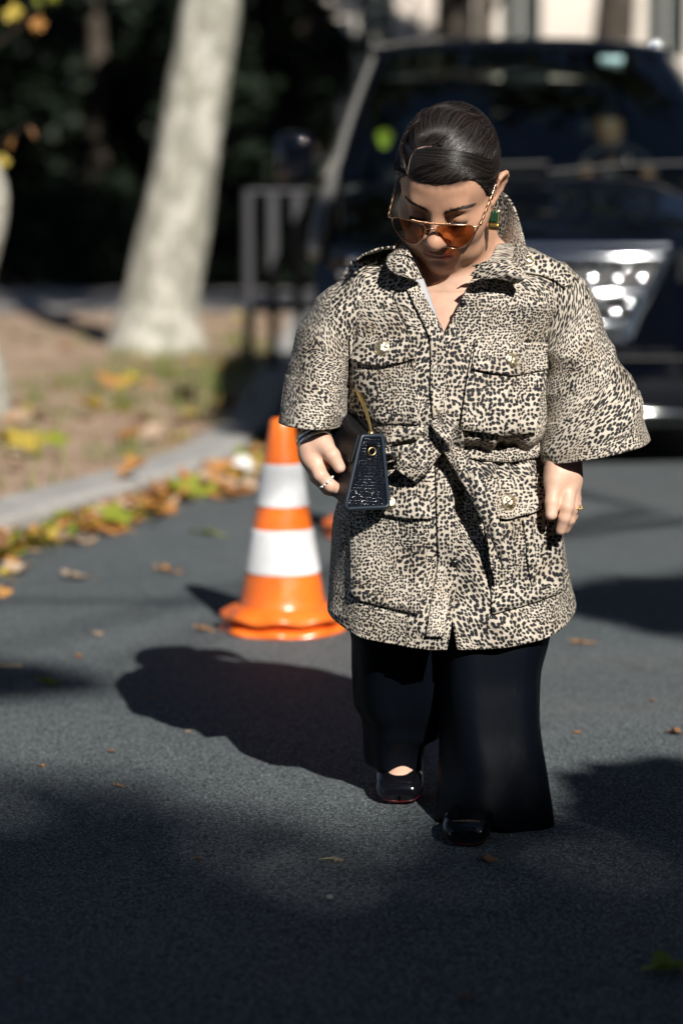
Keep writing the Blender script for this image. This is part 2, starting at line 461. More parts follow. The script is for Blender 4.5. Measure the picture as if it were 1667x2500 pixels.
M['barrier'] = mat('barrier_grey_paint', (0.055, 0.055, 0.062), 0.5, 0.1)
M['paper'] = mat('white_paper', (0.84, 0.83, 0.80), 0.8)
M['van_paint'] = mat('black_car_paint', (0.0020, 0.0028, 0.0055), 0.4, spec=0.0)
M['van_paint'].node_tree.nodes['Principled BSDF'].inputs['Coat Weight'].default_value = 1.0
M['van_paint'].node_tree.nodes['Principled BSDF'].inputs['Coat IOR'].default_value = 1.7
M['van_paint'].node_tree.nodes['Principled BSDF'].inputs['Coat Roughness'].default_value = 0.03
M['side_shine'] = mat('grey_side_shine', (0.22, 0.215, 0.20), 0.4, 0.3)  # grey paint standing in for a sunlit reflection on the black bodywork
M['seat'] = mat('dark_seat_leather', (0.012, 0.012, 0.013), 0.6)
M['dash'] = mat('dashboard_grey', (0.03, 0.035, 0.035), 0.6)
M['lamp_lens'] = mat('dark_lamp_housing', (0.02, 0.022, 0.025), 0.06, spec=0.6)
M['vest'] = mat('yellow_green_fabric', (0.66, 0.76, 0.05), 0.7)
def glass_mat(name, tint, gloss=0.05, ior=1.5):
    m = bpy.data.materials.new(name); m.use_nodes = True
    nt = m.node_tree; nt.nodes.remove(nt.nodes['Principled BSDF'])
    tr = nt.nodes.new('ShaderNodeBsdfTransparent'); tr.inputs[0].default_value = (*tint, 1)
    gl = nt.nodes.new('ShaderNodeBsdfGlossy'); gl.inputs['Roughness'].default_value = gloss
    fr = nt.nodes.new('ShaderNodeFresnel'); ge = nt.nodes.new('ShaderNodeNewGeometry')
    mr = nt.nodes.new('ShaderNodeMapRange'); mr.inputs[3].default_value = ior; mr.inputs[4].default_value = 1 / ior   # the same reflection from either face
    nt.links.new(ge.outputs['Backfacing'], mr.inputs[0]); nt.links.new(mr.outputs[0], fr.inputs[0])
    mx = nt.nodes.new('ShaderNodeMixShader')
    nt.links.new(fr.outputs[0], mx.inputs[0]); nt.links.new(tr.outputs[0], mx.inputs[1]); nt.links.new(gl.outputs[0], mx.inputs[2])
    nt.links.new(mx.outputs[0], nt.nodes['Material Output'].inputs[0]); return m
M['windscreen'] = glass_mat('tinted_windscreen', (0.42, 0.50, 0.48), 0.02, 1.9)
M['lens'] = glass_mat('amber_lens', (0.37, 0.155, 0.055), 0.02, 1.35)

# ------------------------------------------------------------------ ground
def kerb_x(y):
    return pchip([-30, -3, 1, 4.3, 7.5, 10.0, 12, 20, 60], [-9.5, -3.75, -2.75, -1.92, -1.06, -0.42, -0.30, -0.27, -0.27], y)
def big_sheet(name, x0, x1, y0, y1, z, m, **kw):
    return obj(name, [(x0, y0, z), (x1, y0, z), (x1, y1, z), (x0, y1, z)], [(0, 1, 2, 3)], m, **kw)
tag(big_sheet('road', -150, 150, -120, 260, 0.0, M['asphalt']), 'grey asphalt road with fine aggregate and dappled shade', 'road', kind='structure')
def lin(a, b, n): return np.linspace(a, b, n)
ys = np.concatenate([lin(-6, 4, 40), lin(4.1, 12, 130), lin(12.3, 24.8, 60)])
tt = np.concatenate([lin(0, 0.25, 50), lin(0.27, 1, 40)])
P = np.zeros((len(ys), len(tt), 3))
for i, y in enumerate(ys):
    xr = float(kerb_x(y)) - 0.215
    P[i, :, 0] = xr - tt * 12.0; P[i, :, 1] = y
hn = vnoise(np.stack([P[..., 0] * 1.6, P[..., 1] * 1.6, P[..., 0] * 0], -1), 3) * 0.05 + vnoise(np.stack([P[..., 0] * 7, P[..., 1] * 7, P[..., 0] * 0], -1), 4) * 0.025
edge = sstep(0, 0.5, -(P[..., 0] - P[:, :1, 0]))
P[..., 2] = 0.066 + (hn - 0.02) * (0.25 + 0.75 * edge)
bed = obj('planting_bed_soil', P.reshape(-1, 3), grid_faces(*P.shape[:2]), M['soil'])
tag(bed, 'brown bare soil of the planting bed behind the kerb', 'soil', kind='structure')
bedP = P.copy()
def bed_z(x, y):
    i = int(np.clip(np.searchsorted(ys, y), 1, len(ys) - 1)); t = (float(kerb_x(y)) - 0.215 - x) / 12.0
    j = int(np.clip(np.searchsorted(tt, t), 0, len(tt) - 1)); return float(bedP[i, j, 2])
tag(big_sheet('path', -40, 0.6, 24.6, 33.0, 0.085, M['path']), 'pale gravel path at the back of the planting bed', 'path', kind='structure')
# kerb: single granite stones with joints
kerb = bpy.data.objects.new('kerb', None); C.objects.link(kerb); ORG[kerb] = np.array([0, 0, 0.0]); tag(kerb, 'grey granite kerb along the planting bed', 'kerb', kind='structure')
y = 0.0; k = 0
while y < 25:
    L = 1.0 if y < 14 else 2.0
    y2 = y + L - 0.012
    yy = np.linspace(y, y2, 6)
    prof = [(0.0, -0.05), (0.0, 0.060), (-0.010, 0.076), (-0.030, 0.084), (-0.205, 0.090), (-0.217, 0.084), (-0.22, 0.06), (-0.22, -0.05)]
    dz = rng.uniform(-0.004, 0.004); dx = rng.uniform(-0.004, 0.004)
    G_ = np.array([[(float(kerb_x(a)) + dx + q[0], a, q[1] + dz) for q in prof] for a in yy])
    MB().grid(G_, close=True, cap=True).build('kerb_stone', M['kerb'], kerb, smooth=False)
    y += L

# ------------------------------------------------------------------ trees
def leaf_cards(cent, rad3, n, size, seed, flat=0.35, bias=0.0):
    """n diamond leaves spread through ellipsoids: cent (m,3), rad3 (m,3)"""
    r = np.random.default_rng(seed)
    cent = np.asarray(cent, float); rad3 = np.asarray(rad3, float)
    vol = np.cbrt(rad3.prod(1)) ** 2; idx = r.choice(len(cent), n, p=vol / vol.sum())
    d = r.normal(size=(n, 3)); d /= np.linalg.norm(d, axis=1)[:, None]
    rr = r.uniform(0, 1, n) ** (1 / 2.6)
    c = cent[idx] + d * rr[:, None] * rad3[idx]
    a = r.normal(size=(n, 3)); a[:, 2] *= flat; a /= np.linalg.norm(a, axis=1)[:, None]
    b = r.normal(size=(n, 3)); b -= a * (a * b).sum(1)[:, None]; b /= np.linalg.norm(b, axis=1)[:, None]
    s = size * r.uniform(0.6, 1.25, n)[:, None]
    nrm = np.cross(a, b)
    V = np.stack([c - a * s * .5, c + b * s * .36 + nrm * s * .06, c + a * s * .5, c - b * s * .36 + nrm * s * .06], 1).reshape(-1, 3)
    return V, np.arange(4 * n).reshape(n, 4)
def trunk_mesh(mb, pts, rads, n=20, seed=0, bump=0.06):
    pts = spline(pts, 40); rads = np.interp(np.linspace(0, 1, 40), np.linspace(0, 1, len(rads)), rads)
    g = tube_grid(pts, rads, n)
    d = g - pts[:, None, :]
    f = 1 + bump * (vnoise(g * 3.0, seed) - 0.5) * 2 + bump * 0.6 * (vnoise(g * 9.0, seed + 1) - 0.5) * 2
    mb.grid(pts[:, None, :] + d * f[..., None], close=True, cap=True)
def tree(name, base, label, trunk_pts, rads, bark, limbs=(), crown=None, leaf=None, group=None, bump=0.06, seed=1):
    t = empty(name, base, label, 'tree', group)
    mb = MB(); trunk_mesh(mb, trunk_pts, rads, seed=seed, bump=bump); mb.build('trunk', bark, t)
    for k, (p, r) in enumerate(limbs):
        m2 = MB(); trunk_mesh(m2, p, r, 9, seed + k, 0.05); m2.build('limb', bark, t)
    if crown:
        V, F = leaf_cards(*crown); obj('crown', V, F, leaf, t, smooth=False)
    return t
# the pale plane tree in the bed
b0 = W(358, 770, 17.6); b0[2] = 0.02
q = [b0, W(364, 740, 17.6), W(372, 690, 17.6), W(395, 560, 17.6), W(418, 430, 17.6), W(440, 300, 17.6), W(463, 150, 17.65), W(484, 0, 17.7)]
top = W(510, -260, 17.9)
q += [top, top + np.array([0.35, 0.6, 2.2]), top + np.array([0.8, 1.4, 4.4])]
canopy_c = []; canopy_r = []
r0 = np.random.default_rng(5)
for k in range(95):
    canopy_c.append((r0.uniform(-5.2, 4.6), r0.uniform(15.2, 25.0), r0.uniform(7.6, 10.4))); canopy_r.append(r0.uniform(0.65, 1.25, 3) * np.array([1, 1, .65]))
tree('plane_tree', b0, 'pale barked plane tree with a leaning trunk rising from the soil bed', q, [0.40, 0.32, 0.285, 0.262, 0.24, 0.226, 0.216, 0.212, 0.2, 0.15, 0.09], M['plane_bark'],
     limbs=[([top + np.array([0.2, 0.3, 1.0]), top + np.array([2.0, 1.2, 3.4]), top + np.array([3.9, 2.4, 5.0])], [0.12, 0.08, 0.03]),
            ([top + np.array([0.25, 0.4, 1.4]), top + np.array([-1.6, 1.6, 3.6]), top + np.array([-3.4, 3.4, 5.2])], [0.12, 0.08, 0.03])],
     crown=(canopy_c, canopy_r, 9500, 0.30, 21), leaf=M['crown_leaf'], bump=0.05)
# tree at the left edge of the frame
lb = W(-100, 925, 11.6); lb[2] = 0.05
lt = tree('plane_tree', lb, 'pale tree trunk flaring into the bed at the left edge of the photo',
     [lb, W(-90, 860, 11.6), W(-100, 780, 11.6), W(-108, 680, 11.6), W(-72, 500, 11.6), W(-70, 420, 11.6), W(-120, 280, 11.6), W(-190, 0, 11.6), W(-300, -500, 11.8), W(-380, -1000, 12.0)],
     [0.30, 0.22, 0.17, 0.155, 0.185, 0.17, 0.15, 0.14, 0.11, 0.05], M['plane_bark'], bump=0.08, seed=9)
mb = MB(); tw = [W(-150, 170, 11.4), W(-60, 130, 10.9), W(10, 92, 10.6), W(70, 40, 10.4), W(110, -10, 10.3)]
mb.tube(spline(tw, 16), np.linspace(0.012, 0.005, 16), 6); mb.tube(spline([W(-90, 400, 11.5), W(-30, 350, 11.1), W(30, 310, 10.8), W(70, 285, 10.7)], 10), np.linspace(0.010, 0.003, 10), 6)
mb.build('twig', M['dark_bark'], lt)
def leaf_shape(size, seed, curl=0.25, lobes=5):
    """a lobed leaf with stalk, lying in XY with +Z up, curled"""
    r = np.random.default_rng(seed)
    n = lobes * 4; a = np.linspace(-2.45, 2.45, n)
    rr = 0.5 * (0.62 + 0.38 * np.abs(np.cos(a * lobes / 2.0 * 0.98)) ** 0.8) * (1 - 0.18 * np.abs(a) / 2.45) * r.uniform(0.88, 1.12, n)
    out = np.stack([rr * np.sin(a), rr * np.cos(a)], 1)
    ring = np.vstack([out, [[0, -0.12]]]); mid = ring * 0.5
    V2 = np.vstack([[[0, 0]], mid, ring])
    z = curl * (V2[:, 0] ** 2 * r.uniform(0.2, 1.6) + (V2[:, 1]) ** 2 * r.uniform(-0.4, 1.4)) + 0.06 * r.normal(size=len(V2)) * (np.abs(V2).sum(1))
    V = np.column_stack([V2, z])
    m = n + 1; F = []
    for i in range(m):
        j = (i + 1) % m
        F.append((0, 1 + i, 1 + j)); F.append((1 + i, 1 + m + i, 1 + m + j, 1 + j))
    b = len(V); st = np.array([(-0.012, -0.1, 0.01), (0.012, -0.1, 0.01), (0.03, -0.5, 0.06 * r.uniform(-1, 1)), (0.014, -0.5, 0.06 * r.uniform(-1, 1))])
    V = np.vstack([V, st]); F.append((b, b + 1, b + 2, b + 3))
    V[:, 2] -= np.percentile(V[:, 2], 8)
    return V * size, F
def leaf_obj(name, pos, size, m, seed, rotz=0.0, tilt=(0, 0), parent=None, curl=0.25, squash=1.0):
    V, F = leaf_shape(size, seed, curl)
    V[:, 0] *= squash
    R = np.array(Matrix.Rotation(rotz, 3, 'Z') @ Matrix.Rotation(tilt[0], 3, 'X') @ Matrix.Rotation(tilt[1], 3, 'Y'))
    V = V @ R.T
    if parent is None: V[:, 2] -= V[:, 2].min() - 0.001
    return obj(name, V + np.asarray(pos), F, m, parent)
for k, (u, v, Y, s, c) in enumerate([(32, 32, 10.6, .15, 'leaf_yellow'), (85, 8, 10.4, .12, 'leaf_green'), (120, -6, 10.3, .11, 'leaf_green'), (88, 58, 10.4, .12, 'leaf_orange'), (28, 328, 10.8, .11, 'leaf_orange'), (6, 372, 11, .11, 'leaf_yellow'), (75, 305, 10.7, .09, 'leaf_brown')]):
    leaf_obj('leaf', W(u, v, Y), s * .72, M[c], 50 + k, k * 1.3, (1.2, 0.3 * (k % 3 - 1)), lt)

# ------------------------------------------------------------------ dark background, buildings
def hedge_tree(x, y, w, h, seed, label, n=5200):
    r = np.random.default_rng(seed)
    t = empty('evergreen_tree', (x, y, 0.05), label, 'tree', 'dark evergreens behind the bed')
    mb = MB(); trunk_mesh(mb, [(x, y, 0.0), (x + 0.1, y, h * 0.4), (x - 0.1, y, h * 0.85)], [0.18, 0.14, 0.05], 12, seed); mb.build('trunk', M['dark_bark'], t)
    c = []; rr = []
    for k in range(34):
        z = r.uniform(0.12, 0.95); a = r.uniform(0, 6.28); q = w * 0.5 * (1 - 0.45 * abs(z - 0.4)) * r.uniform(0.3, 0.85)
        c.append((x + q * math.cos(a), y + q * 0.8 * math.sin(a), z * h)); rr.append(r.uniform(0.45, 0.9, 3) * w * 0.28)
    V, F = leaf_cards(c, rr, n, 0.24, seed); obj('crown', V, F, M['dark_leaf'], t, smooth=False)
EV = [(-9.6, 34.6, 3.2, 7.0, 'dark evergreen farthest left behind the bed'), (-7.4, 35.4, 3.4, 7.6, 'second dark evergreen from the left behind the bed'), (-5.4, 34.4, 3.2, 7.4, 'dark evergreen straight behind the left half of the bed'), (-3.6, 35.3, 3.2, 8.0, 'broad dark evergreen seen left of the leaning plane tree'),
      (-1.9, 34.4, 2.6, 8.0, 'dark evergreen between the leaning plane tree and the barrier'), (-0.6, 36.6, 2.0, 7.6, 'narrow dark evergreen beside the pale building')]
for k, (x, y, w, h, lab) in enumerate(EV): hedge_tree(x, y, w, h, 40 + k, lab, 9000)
for k in range(9):                                   # clipped dark shrubs under the evergreens
    x = -10.2 + k * 1.16; r = np.random.default_rng(140 + k); t = empty('shrub', (x, 33.6, .05), 'low dark shrub under the evergreens, ' + ['first', 'second', 'third', 'fourth', 'fifth', 'sixth', 'seventh', 'eighth', 'last'][k] + ' of the row from the left', 'shrub', 'low dark shrubs under the evergreens')
    V, F = leaf_cards([(x + r.uniform(-.3, .3), 33.6 + r.uniform(-.2, .2), z) for z in (.3, .6, .9, 1.2)], [(.75, .5, .42)] * 4, 2600, .12, 150 + k); obj('foliage', V, F, M['dark_leaf'], t, smooth=False)
    m2 = MB(); m2.tube([(x, 33.6, 0), (x, 33.6, .9)], .03, 6); m2.build('stem', M['dark_bark'], t)
def building(name, x0, x1, y, h, wallm, label, cols, rows, ww, wh, seed=0, depth=8, zrow0=0.9, pitch=3.1):
    b = empty(name, ((x0 + x1) / 2, y, 0), label, 'building')
    mb = MB(); xs = np.linspace(x0, x1, cols + 1)
    # wall with real openings: piers, spandrels
    zc = [0.0]
    for r in range(rows): zc += [zrow0 + r * pitch, zrow0 + r * pitch + wh]
    zc.append(h)
    for i in range(len(zc) - 1):
        if i % 2 == 0: mb.box((x0, y, zc[i]), (x1, y + depth, zc[i + 1]))
        else:
            e = x0
            for c in range(cols):
                m_ = (xs[c] + xs[c + 1]) / 2
                mb.box((e, y, zc[i]), (m_ - ww / 2, y + depth, zc[i + 1])); e = m_ + ww / 2
            mb.box((e, y, zc[i]), (x1, y + depth, zc[i + 1]))
            mb.box((x0 + .3, y + 0.9, zc[i]), (x1 - .3, y + depth - .3, zc[i + 1]))
    mb.build('wall', wallm, b, smooth=False)
    for r in range(rows):
        cm = MB(); cm.box((x0 - .05, y - 0.10, zrow0 + r * pitch + wh + 0.75), (x1 + .05, y + 0.003, zrow0 + r * pitch + wh + 0.95)); cm.build('cornice', wallm, b, smooth=False)
        for c in range(cols):
            m_ = (xs[c] + xs[c + 1]) / 2; z0 = zrow0 + r * pitch
            fr = MB(); fw = 0.07
            for a, bb in (((m_ - ww / 2 + .002, z0 + .002), (m_ - ww / 2 + fw, z0 + wh - .002)), ((m_ + ww / 2 - fw, z0 + .002), (m_ + ww / 2 - .002, z0 + wh - .002)), ((m_ - ww / 2 + fw, z0 + wh - fw), (m_ + ww / 2 - fw, z0 + wh - .002)), ((m_ - ww / 2 + fw, z0 + .002), (m_ + ww / 2 - fw, z0 + fw)), ((m_ - .03, z0 + fw), (m_ + .03, z0 + wh - fw))):
                fr.box((a[0], y + .16, a[1]), (bb[0], y + .24, bb[1]))
            w_ = fr.build('window', M['frame_w'], b, smooth=False)
            for s in (-1, 1):
                p = MB(); xa, xb = sorted((m_ + s * .03, m_ + s * (ww / 2 - fw))); p.box((xa, y + .19, z0 + fw), (xb, y + .21, z0 + wh - fw)); p.build('pane', M['win'], w_, smooth=False)
            sl = MB(); sl.box((m_ - ww / 2 - .1, y - .12, z0 - .14), (m_ + ww / 2 + .1, y + .003, z0 - .003)); sl.build('sill', wallm, b, smooth=False)
    return b
building('stone_building', -0.7, 12.3, 44.0, 12.5, M['facade'], 'sunlit pale stone building with tall windows far behind the black van', 5, 4, 0.75, 1.55, zrow0=0.95, pitch=2.9)
gw_ = empty('gap_filler_wall', (-9.0, 38.6, 0), 'dark brick wall added behind the evergreens to blacken the bright gaps between them', 'wall')
m2 = MB(); m2.box((-22, 38.4, 0), (-0.55, 38.8, 5.6)); m2.build('wall', M['brick'], gw_, smooth=False)  # dark wall added so that gaps between the trees stay black
m2 = MB(); m2.box((-22.1, 38.3, 5.602), (-0.5, 38.9, 5.75)); m2.build('coping', M['facade2'], gw_, smooth=False)  # coping of the added dark wall
# dark trunks in front of the pale building
def bare_trunk(x, y, r, lean, h, label, seed):
    tree('street_tree', (x, y, 0), label, [(x, y, 0), (x + lean * .3, y, h * .3), (x + lean * .6, y, h * .6), (x + lean, y, h)], [r * 1.3, r, r * .85, r * .5], M['dark_bark'],
         limbs=[([(x + lean * .5, y, h * .5), (x + lean * .5 + 1.1, y - .3, h * .72), (x + lean * .5 + 2.0, y - .5, h * .9)], [r * .45, r * .3, r * .1])],
         crown=([(x + lean + a, y + b_, h + c_) for a, b_, c_ in ((0, 0, 0), (1.2, .3, -.5), (-1.2, -.2, .2), (.4, .8, .8), (1.7, 0, .6))], [(1.3, 1.3, .9)] * 5, 1500, 0.3, seed), leaf=M['crown_leaf'], group=None, seed=seed)
bare_trunk(1.36, 30.0, 0.27, 0.05, 8.0, 'dark street tree trunk behind the van roof, against the pale facade', 61)
bare_trunk(3.55, 34.0, 0.30, 0.5, 8.4, 'thick dark street tree leaning right behind the van roof', 62)
bare_trunk(2.20, 37.0, 0.14, -0.1, 8.0, 'slim dark street tree between the two thicker trunks', 63)

# ------------------------------------------------------------------ trees behind the photographer: their shade lies over the near road
SH = np.array([math.sin(SUN_AZ), -math.cos(SUN_AZ)]) / math.tan(SUN_EL)
def over(gx, gy, h): return (gx + SH[0] * h, gy + SH[1] * h, h)
cc, cr = [], []
r1 = np.random.default_rng(77)
def shade(gx, gy, h, r): cc.append(over(gx, gy, h)); cr.append((r, r, r * 0.8))
for gx in np.arange(-3.6, 3.7, 0.55):
    for gy in np.arange(-1.2, 3.6, 0.5):
        shade(gx + r1.uniform(-.2, .2), gy + r1.uniform(-.2, .2), r1.uniform(10.4, 13.6), r1.uniform(.45, .65))
for gx in np.arange(-3.4, -.45, .36):
    for gy in (3.75, 4.0): shade(gx + r1.uniform(-.1, .1), gy + r1.uniform(-.08, .08) - .12 * (gx > -.9), r1.uniform(10.6, 13.4), r1.uniform(.26, .38))
V, F = leaf_cards(cc, cr, 34000, 0.19, 31, flat=0.8)
base = np.array(over(0.4, 1.4, 0)[:2] ) + SH * 12.0
ta = empty('plane_tree', (base[0], base[1], 0), 'broad crowned plane tree standing on the road side behind the photographer', 'tree')
mb = MB(); trunk_mesh(mb, [(base[0], base[1], 0), (base[0] + .1, base[1], 4), (base[0], base[1] + .1, 8), (base[0], base[1], 12.4)], [.34, .26, .22, .1]); mb.build('trunk', M['plane_bark'], ta)
for k in range(7):
    a = k * 0.9; m2 = MB(); trunk_mesh(m2, [(base[0], base[1], 8.4), (base[0] + 1.3 * math.cos(a), base[1] + 1.3 * math.sin(a), 10.6), (base[0] + 3.0 * math.cos(a), base[1] + 2.6 * math.sin(a), 12.0)], [.11, .07, .02], 8); m2.build('limb', M['plane_bark'], ta)
obj('crown', V, F, M['crown_leaf'], ta, smooth=False)
# added unseen second tree: leaf clumps placed to cast the separate shade patches
cc, cr = [], []
for gx, gy, h, r in [(0.455, 4.27, 3.2, .06), (0.49, 4.20, 3.2, .10), (0.54, 4.05, 3.2, .14), (0.545, 4.30, 3.2, .085), (0.64, 4.27, 3.2, .13), (0.78, 4.20, 3.2, .18), (0.62, 4.12, 3.2, .14), (0.95, 4.05, 3.3, .24), (0.80, 3.9, 3.3, .22), (1.2, 3.85, 3.3, .28), (0.66, 3.85, 3.3, .16), (0.70, 6.3, 6.0, .20), (0.95, 6.35, 6.0, .32), (1.3, 6.5, 6.0, .36), (1.75, 6.6, 6.0, .4), (0.9, 6.0, 6.0, .22), (1.3, 6.05, 6.0, .25),  # low clumps stand in for a bystander's round head shadow
                     (-0.74, 5.25, 8.6, .17), (-1.0, 5.28, 8.7, .27), (-1.35, 5.3, 8.7, .32), (-0.58, 5.2, 8.9, .08), (-1.6, 6.6, 6.9, .26), (-1.25, 6.35, 6.9, .13)]:
    shade(gx, gy, h, r)
for gx, gy, h, r in [(-.36, 10.75, 9.0, .26), (-.20, 11.2, 9.0, .32), (-.45, 11.5, 9.2, .30), (-.22, 11.8, 9.3, .26), (-.1, 10.5, 9.0, .22)]: shade(gx, gy, h, r)  # clumps added to darken the kerb end beside the van
V, F = leaf_cards(cc, cr, 19000, 0.075, 32, flat=0.8)
bx, by = over(2.2, 5.4, 5.5)[:2]
tb = empty('plane_tree', (bx, by, 0), 'unseen young plane tree added beside the photographer to cast separate shade patches', 'tree')
mb = MB(); trunk_mesh(mb, [(bx, by, 0), (bx, by, 2), (bx + .1, by, 4), (bx, by, 6.8)], [.16, .13, .1, .04]); mb.build('trunk', M['plane_bark'], tb)
for c_, r_ in zip(cc[::2], cr[::2]):
    m2 = MB(); h0 = max(1.8, c_[2] - 1.2); trunk_mesh(m2, [(bx, by, h0), ((bx + c_[0]) / 2, (by + c_[1]) / 2, (h0 + c_[2]) / 2 + .2), c_], [.035, .02, .008], 6); m2.build('limb', M['plane_bark'], tb)
obj('crown', V, F, M['crown_leaf'], tb, smooth=False)  # leaf clumps of the added unseen tree

# added unseen street trees and house blocks that cut the sky light on the road
r3 = np.random.default_rng(91)
for tx, ty, n_ in ((-5.2, 3.0, 6500), (-5.6, 10.5, 6500), (-4.8, -5.0, 5000), (8.6, 12.0, 7500), (9.0, 3.0, 7500), (9.2, 21.0, 6500), (-4.5, -13.0, 6500), (10.5, -8.0, 6500), (-3.0, -19.0, 6000)):
    c_, q_ = [], []
    for k in range(42):
        a = r3.uniform(0, 6.28); q = 4.6 * math.sqrt(r3.uniform(0, 1)); x = tx + q * math.cos(a) * (.9 if tx > 0 else 1.05); y = ty + q * math.sin(a); h = r3.uniform(6.2, 8.0) if tx > 0 else r3.uniform(7.4, 11.0)
        if tx > 0: x = max(x - .6, 5.6)
        else: x = min(x, 2.2 if ty < -4 else .9)
        c_.append((x, y, h)); q_.append((1.1, 1.1, .7))
    t = empty('street_tree', (tx, ty, 0), 'leafy street tree added out of view to cut sky light, ' + {(-5.2, 3.0): 'left of the woman', (-5.6, 10.5): 'left of the cone and the kerb', (-4.8, -5.0): 'left of the photographer', (8.6, 12.0): 'right of the black van', (9.0, 3.0): 'right of the woman', (9.2, 21.0): 'right of the far street', (-4.5, -13.0): 'behind the photographer on the left', (-3.0, -19.0): 'farthest behind the photographer', (10.5, -8.0): 'behind the photographer on the right'}[(tx, ty)], 'tree', 'street trees added out of view to cut sky light')
    m2 = MB(); trunk_mesh(m2, [(tx, ty, 0), (tx + .1, ty, 3), (tx, ty + .1, 6), (tx, ty, 9)], [.3, .24, .18, .06], 12); m2.build('trunk', M['plane_bark'], t)
    V, F = leaf_cards(c_, q_, n_, .30, int(tx * 7 + ty * 3 + 300)); obj('crown', V, F, M['crown_leaf'], t, smooth=False)  # crown of the added unseen street tree
def blocker_row(name, lo, hi, label):  # unseen blocks added to hold back sky light
    b_ = empty(name, ((lo[0] + hi[0]) / 2, (lo[1] + hi[1]) / 2, 0), label, 'building'); m2 = MB(); m2.box(lo, hi); m2.build('wall', M['brick'], b_, smooth=False)
    along_y = hi[1] - lo[1] > hi[0] - lo[0]; w_ = MB(); L0, L1 = (lo[1], hi[1]) if along_y else (lo[0], hi[0])
    for p in np.arange(L0 + 1.2, L1 - 1.5, 2.4):
        for z in (1.2, 4.4, 7.6, 10.6):
            if z + 1.8 > hi[2]: continue
            f_ = MB()
            if along_y: f_.box((lo[0] - .04, p, z), (lo[0] + .05, p + 1.0, z + 1.8))
            else: f_.box((p, hi[1] - .05, z), (p + 1.0, hi[1] + .04, z + 1.8))
            f_.build('window', M['win'], b_, smooth=False)  # windows on the added unseen blocks
blocker_row('blocker_house', (13.0, -14, 0), (20, 34, 13.0), 'dark brick block added out of view on the right to cut sky light')
blocker_row('blocker_house', (-22, -36, 0), (24, -28, 13.0), 'dark brick block added behind the photographer to cut sky light')

# ------------------------------------------------------------------ crowd barrier
def barrier(x0, x1, y, z, label):
    b = empty('crowd_barrier', ((x0 + x1) / 2, y, z), label, 'barrier')
    for x in (x0, x1): MB().tube([(x, y, z), (x, y, z + 1.1)], 0.034, 12).build('post', M['barrier'], b)
    MB().tube([(x0, y, z + 1.09), (x1, y, z + 1.09)], 0.017, 10).build('top_rail', M['barrier'], b)
    MB().tube([(x0, y, z + .36), (x1, y, z + .36)], 0.026, 10).build('bottom_rail', M['barrier'], b)
    for x in np.arange(x0 + .155, x1 - .05, .155):
        MB().box((x - .031, y - .008, z + .36), (x + .031, y + .008, z + 1.085)).build('bar', M['barrier'], b, smooth=False)
    for x in (x0 + .155, x0 + .33, x1 - .2):
        m2 = MB(); m2.box((x - .03, y - .03, z + .0), (x + .03, y + .03, z + .355)); m2.box((x - .04, y - .28, z), (x + .04, y + .28, z + .04)); m2.build('foot', M['black_plastic'], b, smooth=False)
barrier(-0.585, 1.35, 15.3, 0.10, 'grey metal crowd barrier with upright bars left of the black van')

# ------------------------------------------------------------------ black van
VX, VY = 0.85, 9.72
van = empty('van', (VX, VY + 2.5, 0), 'glossy black van with chrome grille parked facing the camera', 'van')
rows = [  # y, z, half width, bow, crown
    (.10, .17, .82, .16, 0), (.03, .22, .88, .18, 0), (.0, .34, .925, .20, 0), (.0, .50, .945, .22, 0), (.015, .70, .955, .24, 0), (.05, .86, .955, .25, .01), (.09, .925, .95, .25, .03),
    (.17, .965, .945, .22, .05), (.32, 1.02, .94, .19, .06), (.55, 1.09, .93, .16, .065), (.78, 1.16, .915, .13, .06), (.90, 1.205, .90, .12, .05)]
def shell(rows_, nj=61, sub=4):
    R_ = np.array(rows_); t = np.linspace(0, len(R_) - 1, (len(R_) - 1) * sub + 1)
    Q = pchip(np.arange(len(R_)), R_, t)
    j = np.linspace(-1, 1, nj); j = np.sign(j) * (1 - (1 - np.abs(j)) ** 1.35)
    P = np.zeros((len(Q), nj, 3))
    for i, (y, z, w, bow, cr_) in enumerate(Q):
        P[i, :, 0] = VX + w * j; P[i, :, 1] = VY + y + bow * np.abs(j) ** 3.2; P[i, :, 2] = z - cr_ * np.abs(j) ** 3
    return P
mb = MB(); Pf = shell(rows); mb.grid(Pf)
roof = [(1.82, 1.80, .70, .12, .03), (1.93, 1.855, .705, .10, .035), (2.15, 1.885, .71, .06, .04), (2.8, 1.90, .72, .03, .04), (5.0, 1.88, .72, 0, .05)]
Pr = shell(roof, sub=3); mb.grid(Pr)
# A pillars between the hood and the roof: strips at the windscreen's sides
ws_rows = [(.915, 1.215, .885, .14, .03), (1.2, 1.42, .83, .14, .03), (1.5, 1.62, .765, .13, .03), (1.82, 1.80, .70, .12, .03)]
Pw = shell(ws_rows, nj=81, sub=8)
for s in (0, 1):
    seg = Pw[:, :7] if s == 0 else Pw[:, -7:]
    o = seg.copy(); o[..., 1] -= 0.012; mb.grid(o)
mb.grid(np.stack([Pf[-1], Pf[-1] + np.array([0, .10, -.02])]))
